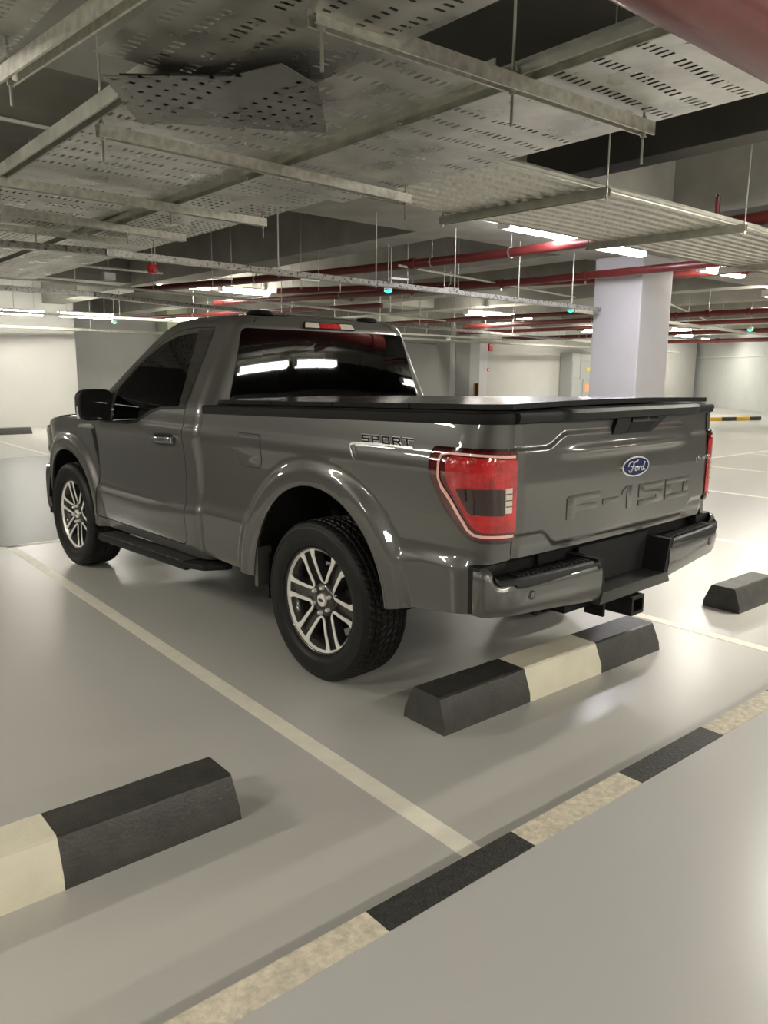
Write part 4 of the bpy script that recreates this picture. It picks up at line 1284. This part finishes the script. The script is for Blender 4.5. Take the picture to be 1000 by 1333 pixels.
strut(-2.28, -.17+.06, -2.18, -1.25, 2.50, 'short strut channel at the top left corner running towards the camera', (.05,), wd=.05, hh=.05)
strut(-1.80, .33, .05, .45, 2.52, 'galvanised strut channel across the slotted trays, middle of the upper left', (.01, .985), drop=.12, wd=.046, hh=.05)
strut(-1.74, -1.15, -.10, -1.20, 2.52, 'nearest strut channel crossing the top centre under the slotted trays', (.02, .50, .97), drop=.14, wd=.046, hh=.05)
strut(-2.10, 1.58, -.18, 1.65, 2.52, 'strut channel under the trays, ending above the front of the cab at left', (.12, .64, .99), drop=.10, wd=.046, hh=.05)
strut(-2.0, 2.36, -.30, 2.62, 2.52, 'fourth strut channel under the trays counting from the camera, upper left', (.2, .72), drop=.10, wd=.046, hh=.05)
strut(-1.9, 3.25, -.47, 3.30, 2.55, 'shortest strut channel under the trays at the left edge', (.5,), drop=.08)

def sheet(name, x0, y0, x1, y1, z, m, label, flange=.06, nx=10, ny=30, sag=.012, seed=1, cat='cable tray', tilt=(0, 0), down=False):
    t = empty(name, (x0, y0, z)); tag(t, label, cat); t.rotation_euler = (tilt[0], tilt[1], 0)
    W, Ln = x1-x0, y1-y0
    def f(u, v):
        z_ = sag*(noise.noise(Vector((u*2+seed, v*Ln*.9, seed)))) + sag*.5*noise.noise(Vector((u*5+seed, v*Ln*3, seed)))
        return (u*W, v*Ln, z_*min(1, 6*u, 6*(1-u)))
    MB().grid(f, nx, ny).build('tray_bed', m, t, smooth=60, recalc=False)
    if flange:
        s = -1 if down else 1
        for xx in (0, W):
            MB().box((xx-.002, 0, min(0, s*flange)), (xx+.002, Ln, max(0, s*flange))).build('side_flange', GALVD, t, smooth=0)
    return t
sheet('perforated_cable_tray', -1.80, -.42, -.905, 2.2, 2.575, PERF, 'dull slotted cable tray crossed by the first long channel at upper left', seed=1)
sheet('perforated_cable_tray', -1.80, 2.2, -.905, 7.6, 2.585, PERFB, 'finely slotted cable tray at the left edge, further from the camera', seed=2)
sheet('perforated_cable_tray', -.815, -1.75, -.015, 1.0, 2.575, PERF, 'brightest slotted cable tray at the upper right, beneath the large red pipe', seed=3)
sheet('perforated_cable_tray', -.815, 1.0, -.10, 7.0, 2.585, PERFB, 'finely slotted cable tray running away above the cab', seed=4)
sheet('perforated_cable_tray', -1.80, -1.08, -.905, -.42, 2.57, PERF, 'short slotted tray piece with a raised lip left of the top centre', seed=5, ny=8)
sheet('perforated_cable_tray', -2.12, -1.75, -1.42, -.50, 2.50, PERF2, 'blotchy slotted sheet with slanting slots at the top left', seed=6, ny=12, flange=0, sag=.02, tilt=(.01, -.02))
sheet('perforated_cable_tray', -3.1, -1.6, -2.26, .10, 2.58, PERF2, 'slotted tray at the top left corner beyond the short channel', seed=7, ny=12)
# angled patch sheet
pt_ = [(-2.09, -.49), (-1.765, -.735), (-1.70, -.93), (-1.50, -.84), (-1.16, -.42), (-1.80, -.09)]
pm = MB().prism(pt_, lambda u, v: (u, v, 2.462+.02*(u+1.7)), lambda u, v: (u, v, 2.465+.02*(u+1.7)))
patch = tag(pm.build('metal_patch_sheet', PERFD, smooth=0), 'dark dotted metal sheet lying askew below the trays at upper left', 'metal sheet')
MB().prism([((x+1.66)*.88-1.66, (y+.57)*.86-.57) for x, y in pt_], lambda u, v: (u, v, 2.474+.02*(u+1.7)), lambda u, v: (u, v, 2.477+.02*(u+1.7))).build('hole_shade_sheet', mat('hole_shade_dark', (.05, .05, .045), .6, .3), patch, smooth=0)  # dark sheet added behind the dots so the holes read as shade
# runner channel between trays
strut(-.862, -1.74, -.862, 3.2, 2.56, 'long dull runner channel between the two rows of slotted trays', (.25, .5, .8), wd=.085, hh=.03, drop=.03, m=GALVD)
strut(-1.85, -.45, -1.85, 3.4, 2.565, 'pale edge channel along the left side of the slotted trays', (), wd=.05, hh=.06, m=GALVD)

# ribbed tray on the right
def ribbed(x0, x1, y0, y1, z, label, seed=0):
    t = empty('ribbed_cable_tray', (x0, y0, z)); tag(t, label, 'cable tray')
    n = 11; m = MB(); W = y1-y0
    ys_ = []
    for i in range(n):
        a = i*W/n; d = W/n
        ys_ += [(a, 0), (a+.46*d, 0), (a+.58*d, .045), (a+.88*d, .045)]
    ys_.append((W, 0))
    L = x1-x0
    K = 10
    m.add([(L*k/K, y, zz+.004*math.sin(k*1.3+seed)) for k in range(K+1) for (y, zz) in ys_], [(k*len(ys_)+i, (k+1)*len(ys_)+i, (k+1)*len(ys_)+i+1, k*len(ys_)+i+1) for k in range(K) for i in range(len(ys_)-1)])
    m.build('ribbed_bed', GALV, t, smooth=20, recalc=False)
    for yy in (0, W):
        MB().tube([(0, yy, .03), (L, yy, .03)], .02, 8).box((0, yy-.002, 0), (L, yy+.002, .05)).build('side_rail', GALVD, t, smooth=40)
    return t
ribbed(.10, 3.9, .22, 1.48, 2.755, 'nearer ribbed metal cable tray right of centre above the truck bed')
ribbed(3.92, 9.5, .24, 1.50, 2.755, 'further ribbed metal cable tray reaching the right edge', 2)
for x, lb in ((1.50, 'left of the three dark angle bars under the ribbed tray'), (3.42, 'middle dark angle bar under the ribbed tray'), (5.95, 'right dark angle bar under the ribbed tray at the right edge')):
    t = strut(x, .10, x-.10, 1.58, 2.715, lb, (.01, .99), wd=.05, hh=.06, drop=.05, m=GALVD)

# red pipes
def pipe(pts, r, label, couplings=(), hang=(), heads=(), m=REDPIPE, top=3.88, name='sprinkler_pipe'):
    o = empty(name, pts[0]); tag(o, label, 'pipe')
    P0 = Vector(pts[0])
    L = [Vector(p)-P0 for p in pts]
    MB().tube(L, r, 16).build('pipe_run', m, o)
    seg = [(L[i+1]-L[i]).length for i in range(len(L)-1)]; T = sum(seg)
    def at(f):
        q = f*T; i = 0
        while i < len(seg)-1 and q > seg[i]: q -= seg[i]; i += 1
        return L[i].lerp(L[i+1], q/seg[i]), (L[i+1]-L[i]).normalized()
    for f in couplings:
        c, d = at(f)
        cb = MB().tube([c-d*.05, c+d*.05], r*1.3, 14)
        cb.build('coupling', m, o, smooth=40)
    for f in hang:
        c, d = at(f)
        MB().tube([c+Vector((0, 0, r)), Vector((c.x, c.y, top_at(P0.x+c.x, P0.y+c.y)-P0.z))], .006, 6).tube([c-d*.012, c+d*.012], r*1.12, 14).build('hanger', ROD, o)
    for f in heads:
        c, d = at(f)
        h = MB().tube([c-d*.03, c+d*.03], r*1.25, 12)
        h.tube([c, c-Vector((0, 0, r+.03))], .014, 8)
        ho = h.build('sprinkler_outlet', m, o)
        MB().lathe([(.001, -.035), (.012, -.03), (.012, -.012), (.018, -.01), (.018, .0), (.001, .0)], 10, 'z', tuple(c-Vector((0, 0, r+.028)))).build('sprinkler_head', CHROME, ho)
    return o
pipe([(-5.5, -1.89, 2.575), (3.8, -1.89, 2.575)], .13, 'large red pipe crossing the top right corner', (.97,))
pipe([(3.05, 11.5, 2.99), (4.07, 6.93, 2.99), (4.50, 4.15, 2.99), (4.57, 1.0, 2.99), (4.57, -4.5, 2.99)], .060, 'red pipe passing in front of the lit batten above the truck bed', (.40,), (.2, .42, .5, .75), ())
pipe([(5.2, 12.5, 2.94), (6.26, 8.56, 2.94), (6.74, 4.97, 2.94), (6.80, 2.0, 2.94), (6.80, -4.5, 2.94)], .055, 'red pipe crossing in front of the white pillar', (), (.2, .35, .8), (.30, .41, .50))
pipe([(5.6, 10.6, 3.09), (8.6, 4.9, 3.09), (8.9, 2.0, 3.09), (8.85, -3, 3.09)], .06, 'red pipe behind the white pillar', (.6,), (.2, .8), ())
pipe([(12.35, 12.0, 2.72), (12.1, 5.0, 2.72), (11.9, -2, 2.72)], .06, 'distant red pipe right of the white pillar, upper', (.5, .56), (.3, .5, .7), (.45,))
pipe([(18.4, 16.0, 2.70), (18.4, -2, 2.70)], .06, 'distant red pipe right of the white pillar, lower', (.3,), (.2, .4, .6), ())
pipe([(15.2, 15, 2.75), (15.2, -2, 2.75)], .05, 'thin distant red pipe between two thicker ones', (), (.3, .6), ())
pipe([(24.5, 16, 2.72), (24.5, 0, 2.72)], .07, 'furthest red pipe before the curved wall', (.3,), (.3, .6), ())
ur = pipe([(4.57, .98, 3.04), (4.57, .98, 3.24)], .022, 'small upright red sprinkler riser at the right edge', (.35, .8), (), (), name='sprinkler_riser')
MB().lathe([(.001, .24), (.02, .235), (.02, .22), (.008, .215), (.012, .18), (.001, .18)], 10, 'z').build('sprinkler_head', CHROME, ur)
pipe([(9.5, 15.5, 2.7), (9.9, 9.0, 2.7), (10.1, 5, 2.7)], .045, 'distant red pipe just left of the white pillar', (), (.3, .7), ())
pipe([(4.6, 15.5, 2.72), (6.3, 8.2, 2.72)], .045, 'distant red pipe above the cab roof', (), (.3, .7), ())

# long narrow trays running across the hall
def narrow(pts, wd, hh, label, rods=8, m=SPANG, top=3.88):
    t = empty('cable_trunking', pts[0]); tag(t, label, 'cable tray')
    P0 = Vector(pts[0]); L = [Vector(p)-P0 for p in pts]
    b = MB()
    for a, c in zip(L[:-1], L[1:]):
        b.bar(a, c, wd, hh)
    b.build('trunking_body', m, t, smooth=0)
    tot = [(L[i+1]-L[i]).length for i in range(len(L)-1)]; T = sum(tot)
    for k in range(rods):
        s = (k+.5)/rods*T; i = 0
        while s > tot[i]: s -= tot[i]; i += 1
        p = L[i].lerp(L[i+1], s/tot[i])
        MB().tube([(p.x, p.y+wd/2+.01, p.z-.04), (p.x, p.y+wd/2+.01, top_at(P0.x+p.x, P0.y+p.y+wd/2+.01)-P0.z)], .007, 6).build('threaded_rod', ROD, t)
    return t
narrow([(-2.1, 3.55, 2.46), (-.64, 3.36, 2.46), (3.19, 3.62, 2.46), (6.92, 3.95, 2.46)], .09, .05, 'spangled steel trunking crossing above the cab roof, passing the red beacon', 7)
narrow([(-1.5, 8.0, 2.55), (.95, 8.04, 2.55), (2.09, 8.6, 2.55), (4.64, 9.41, 2.55), (8.57, 10.31, 2.55), (19.0, 12.7, 2.55)], .14, .06, 'long pale steel trunking just over the cab roof, further back', 14)
narrow([(-4, 13.4, 2.62), (18, 14.9, 2.62)], .12, .05, 'third steel trunking, deep in the hall', 10, GALV)
narrow([(8.5, 5.6, 2.62), (30, 8.6, 2.62)], .12, .05, 'steel trunking right of the white pillar', 10, GALV)
narrow([(10, 14.6, 2.50), (30, 15.9, 2.50)], .25, .06, 'lowest dark trunking in front of the centre wall', 8, GALVD)
narrow([(-6, 16.9, 2.52), (9, 18.3, 2.52)], .25, .06, 'dark trunking along the top of the off-white wall', 5, GALVD)
narrow([(9, 17.8, 2.55), (17.5, 18.6, 2.55)], .25, .05, 'dull trunking in front of the grey wall', 4, GALVD)
def conduit(pts, r, label, m=WHITEP):
    o = MB().tube(pts, r, 8).build('conduit', m)
    return tag(o, label, 'conduit')
conduit([(-2, 2.80, 3.18), (.9, 2.95, 3.18), (6.9, 3.22, 3.18)], .014, 'thin white conduit clipped under the beam beside the lit batten')
conduit([(-1.5, 7.1, 2.62), (3.0, 7.9, 2.62), (9.0, 9.3, 2.62)], .018, 'thin grey conduit beyond the first trunking', GALV)
conduit([(4.1, 5.2, 2.95), (9.5, 6.3, 2.95)], .016, 'pale conduit on small brackets left of the pillar', GALV)
conduit([(8.0, 4.3, 2.95), (20.5, 9.0, 2.95)], .018, 'pale conduit right of the pillar', GALV)
conduit([(-14, 6.0, 2.7), (1.2, 6.3, 2.7)], .015, 'thin conduit at the left below the trays', GALV)
# trapeze brackets
for i, (x, y, lb) in enumerate(((4.2, 5.3, 'nearest small white trapeze bracket left of the pillar top'), (5.6, 5.7, 'second small trapeze bracket further back, left of the pillar'), (3.4, 6.3, 'small trapeze bracket above the truck rear window'), (7.0, 8.6, 'far small trapeze bracket left of the pillar'), (2.4, 7.0, 'small trapeze bracket above the cab roof'))):
    t = empty('trapeze_bracket', (x, y, 2.78)); tag(t, lb, 'bracket')
    MB().box((-.16, -.015, 0), (.16, .015, .025)).build('cross_bar', WHITEP, t, smooth=0)
    for s in (-.15, .15): MB().tube([(s, 0, -.12), (s, 0, top_at(x+s, y)-2.78)], .006, 6).build('threaded_rod', ROD, t)

# beacon, box and guidance lamps
t = empty('alarm_beacon', (.97, 6.08, 2.72)); tag(t, 'round red alarm beacon hanging under the trunking above the cab', 'alarm')
MB().lathe([(.001, .04), (.062, .04), (.066, .01), (.066, 0)], 24, 'z').build('beacon_base', REDP, t)
MB().lathe([(.064, 0), (.062, -.03), (.045, -.055), (.001, -.065)], 24, 'z').build('beacon_dome', REDLENS, t)
MB().tube([(0, 0, .04), (0, 0, top_at(.97, 6.08)-2.72)], .006, 6).build('drop_rod', ROD, t)
t = empty('junction_box', (1.52, 8.87, 2.90)); tag(t, 'small grey junction box on a drop rod at the left', 'junction box')
MB().box((-.09, -.05, -.06), (.09, .05, .06)).build('box_body', CABI, t, smooth=0, bevel=.006)
MB().box((-.08, -.058, -.05), (.08, -.05, .05)).build('box_lid', WHITEP, t, smooth=0, bevel=.004)
MB().tube([(0, 0, .06), (0, 0, top_at(1.52, 8.87)-2.90)], .008, 6).build('drop_rod', ROD, t)
for (x, y, z, lb) in ((3.84, 5.11, 2.6, 'green guidance lamp nearest the cab, above the rear window'), (8.26, 5.46, 2.6, 'green guidance lamp just left of the white pillar'),
                      (15.99, 5.99, 2.6, 'green guidance lamp right of the white pillar'), (15.6, 15.9, 2.6, 'green guidance lamp above the pale strip on the grey wall'), (4.2, 15.6, 2.62, 'green guidance lamp near the far left batten')):
    t = empty('guidance_lamp', (x, y, z)); tag(t, lb, 'indicator lamp')
    s = .055 if x < 15 else .07
    MB().lathe([(.001, s*.9), (s, s*.8), (s, .0), (.001, 0)], 16, 'z').build('lamp_body', WHITEP, t)
    MB().lathe([(s*.95, 0), (s*.9, -s*.3), (.001, -s*.75)], 16, 'z').build('green_lens', LEDG, t)
    MB().tube([(0, 0, s), (0, 0, top_at(x, y)-z)], .006, 6).build('drop_rod', ROD, t)

# far wall things
t = empty('electrical_cabinet', (23.35, 16.25, 0)); tag(t, 'grey electrical cabinet against the white wall just left of the pillar', 'cabinet')
MB().box((-.85, -.25, 0), (.85, .33, 2.30)).build('cabinet_body', CABI, t, smooth=0, bevel=.02)
for x0_, x1_, z0_, z1_, n_ in ((-.32, .80, 2.0, 2.27, 'upper_panel'), (-.32, .80, 1.30, 1.97, 'middle_door'), (-.10, .80, .1, 1.27, 'lower_door'), (-.82, -.36, 1.30, 1.97, 'side_door'), (-.82, -.36, .1, 1.27, 'side_door')):
    d = MB().box((x0_, -.275, z0_), (x1_, -.25, z1_)).build(n_, CABI, t, smooth=0, bevel=.006)
    if n_ == 'middle_door': MB().box((.05, -.285, 1.62), (.40, -.275, 1.74)).build('warning_sticker', STICK, d, smooth=0)
    if n_ == 'lower_door': MB().box((.0, -.285, .80), (.30, -.275, 1.10)).box((.36, -.285, .80), (.60, -.275, 1.15)).build('paper_notice', ORNG, d, smooth=0)
t = empty('bollard', (17.38, 16.25, 0)); tag(t, 'brass and black bollard standing before the pale column', 'bollard')
MB().tube([(0, 0, 0), (0, 0, 1.14)], .10, 20).build('post', BRASS, t)
MB().tube([(-.05, -.07, .02), (-.05, -.07, 1.141)], .062, 12).build('dark_band', BLACK, t)
t = empty('fire_alarm_sounder', (18.35, 16.55, 2.42)); tag(t, 'dark red fire sounder high on the white wall', 'fire alarm')
MB().box((-.09, -.06, -.14), (.09, .05, .14)).build('sounder_body', REDP, t, smooth=0, bevel=.01)
t = empty('fire_call_point', (18.3, 16.57, 1.62)); tag(t, 'small red call point on the white wall below the sounder', 'fire alarm')
MB().box((-.055, -.04, -.055), (.055, .03, .055)).build('call_point_body', REDP, t, smooth=0, bevel=.005)
MB().box((-.035, -.046, -.035), (.035, -.04, .035)).build('call_point_glass', WHITEP, t, smooth=0)

# more battens on the camera's side of the hall, over the walkway and beside the bays, plus added fill battens
for i, (x, y, p, lb) in enumerate(((3.40, -5.6, 1.5, 'left batten of the pair mirrored in the cab rear window'), (4.85, -5.6, 1.5, 'right batten of the pair mirrored in the cab rear window'),
                                (9.2, -6.2, 1.0, 'batten over the walkway furthest to the right'), (4.2, -9.6, 2.6, 'batten at the back right of the walkway'), (-4.2, -9.2, 2.8, 'batten at the back left of the walkway'), (-.2, -9.2, 2.8, 'batten at the back middle of the walkway'),
                                (23.0, 4.0, 3.0, 'added far fill batten at the right beyond the striped ramp kerb'), (28.0, 9.8, 2.0, 'furthest right batten, added to brighten the curved wall'),  # both added to brighten the far right wall
                                (-4.6, -5.6, .6, 'left batten of the pair over the walkway behind the camera'), (-.6, -5.6, .5, 'batten over the walkway behind the tailgate'),
                                (-5.6, 2.9, 2.4, 'nearer batten left of the truck beyond the frame'), (-9.2, 2.9, 1.6, 'farther batten left of the truck beyond the frame'),
                                (-5.2, 10.8, 2.0, 'batten over the driving lane beyond the left frame edge'), (-6.5, -1.0, 1.6, 'batten over the bays left of the camera'),
                                (25.0, 13.2, 2.2, 'added far fill batten in front of the curved wall, partly behind the pillar'), (29.5, 14.6, 1.2, 'added far fill batten over the ramp by the curved wall'),  # two more added where the curved wall came out dim
                                (2.95, -1.1, 3.0, 'added unseen fill batten between two ceiling beams beyond the right frame edge'))):  # last one is unseen, added to light the concrete beam face
    fitting(x, x+1.25, y, 3.0, lb, p)

# drop rods carrying every batten
for t in [o for o in bpy.data.objects if o.name.startswith('fluorescent_light')]:
    L = [c for c in t.children if c.name.startswith('housing')][0].data.vertices
    xm = max(v.co.x for v in L)
    for xx in (.2, xm-.18):
        zt_ = top_at(t.location.x+xx, t.location.y)-t.location.z
        MB().tube([(xx, 0, .07), (xx, 0, zt_)], .006, 6).build('drop_rod', ROD, t)
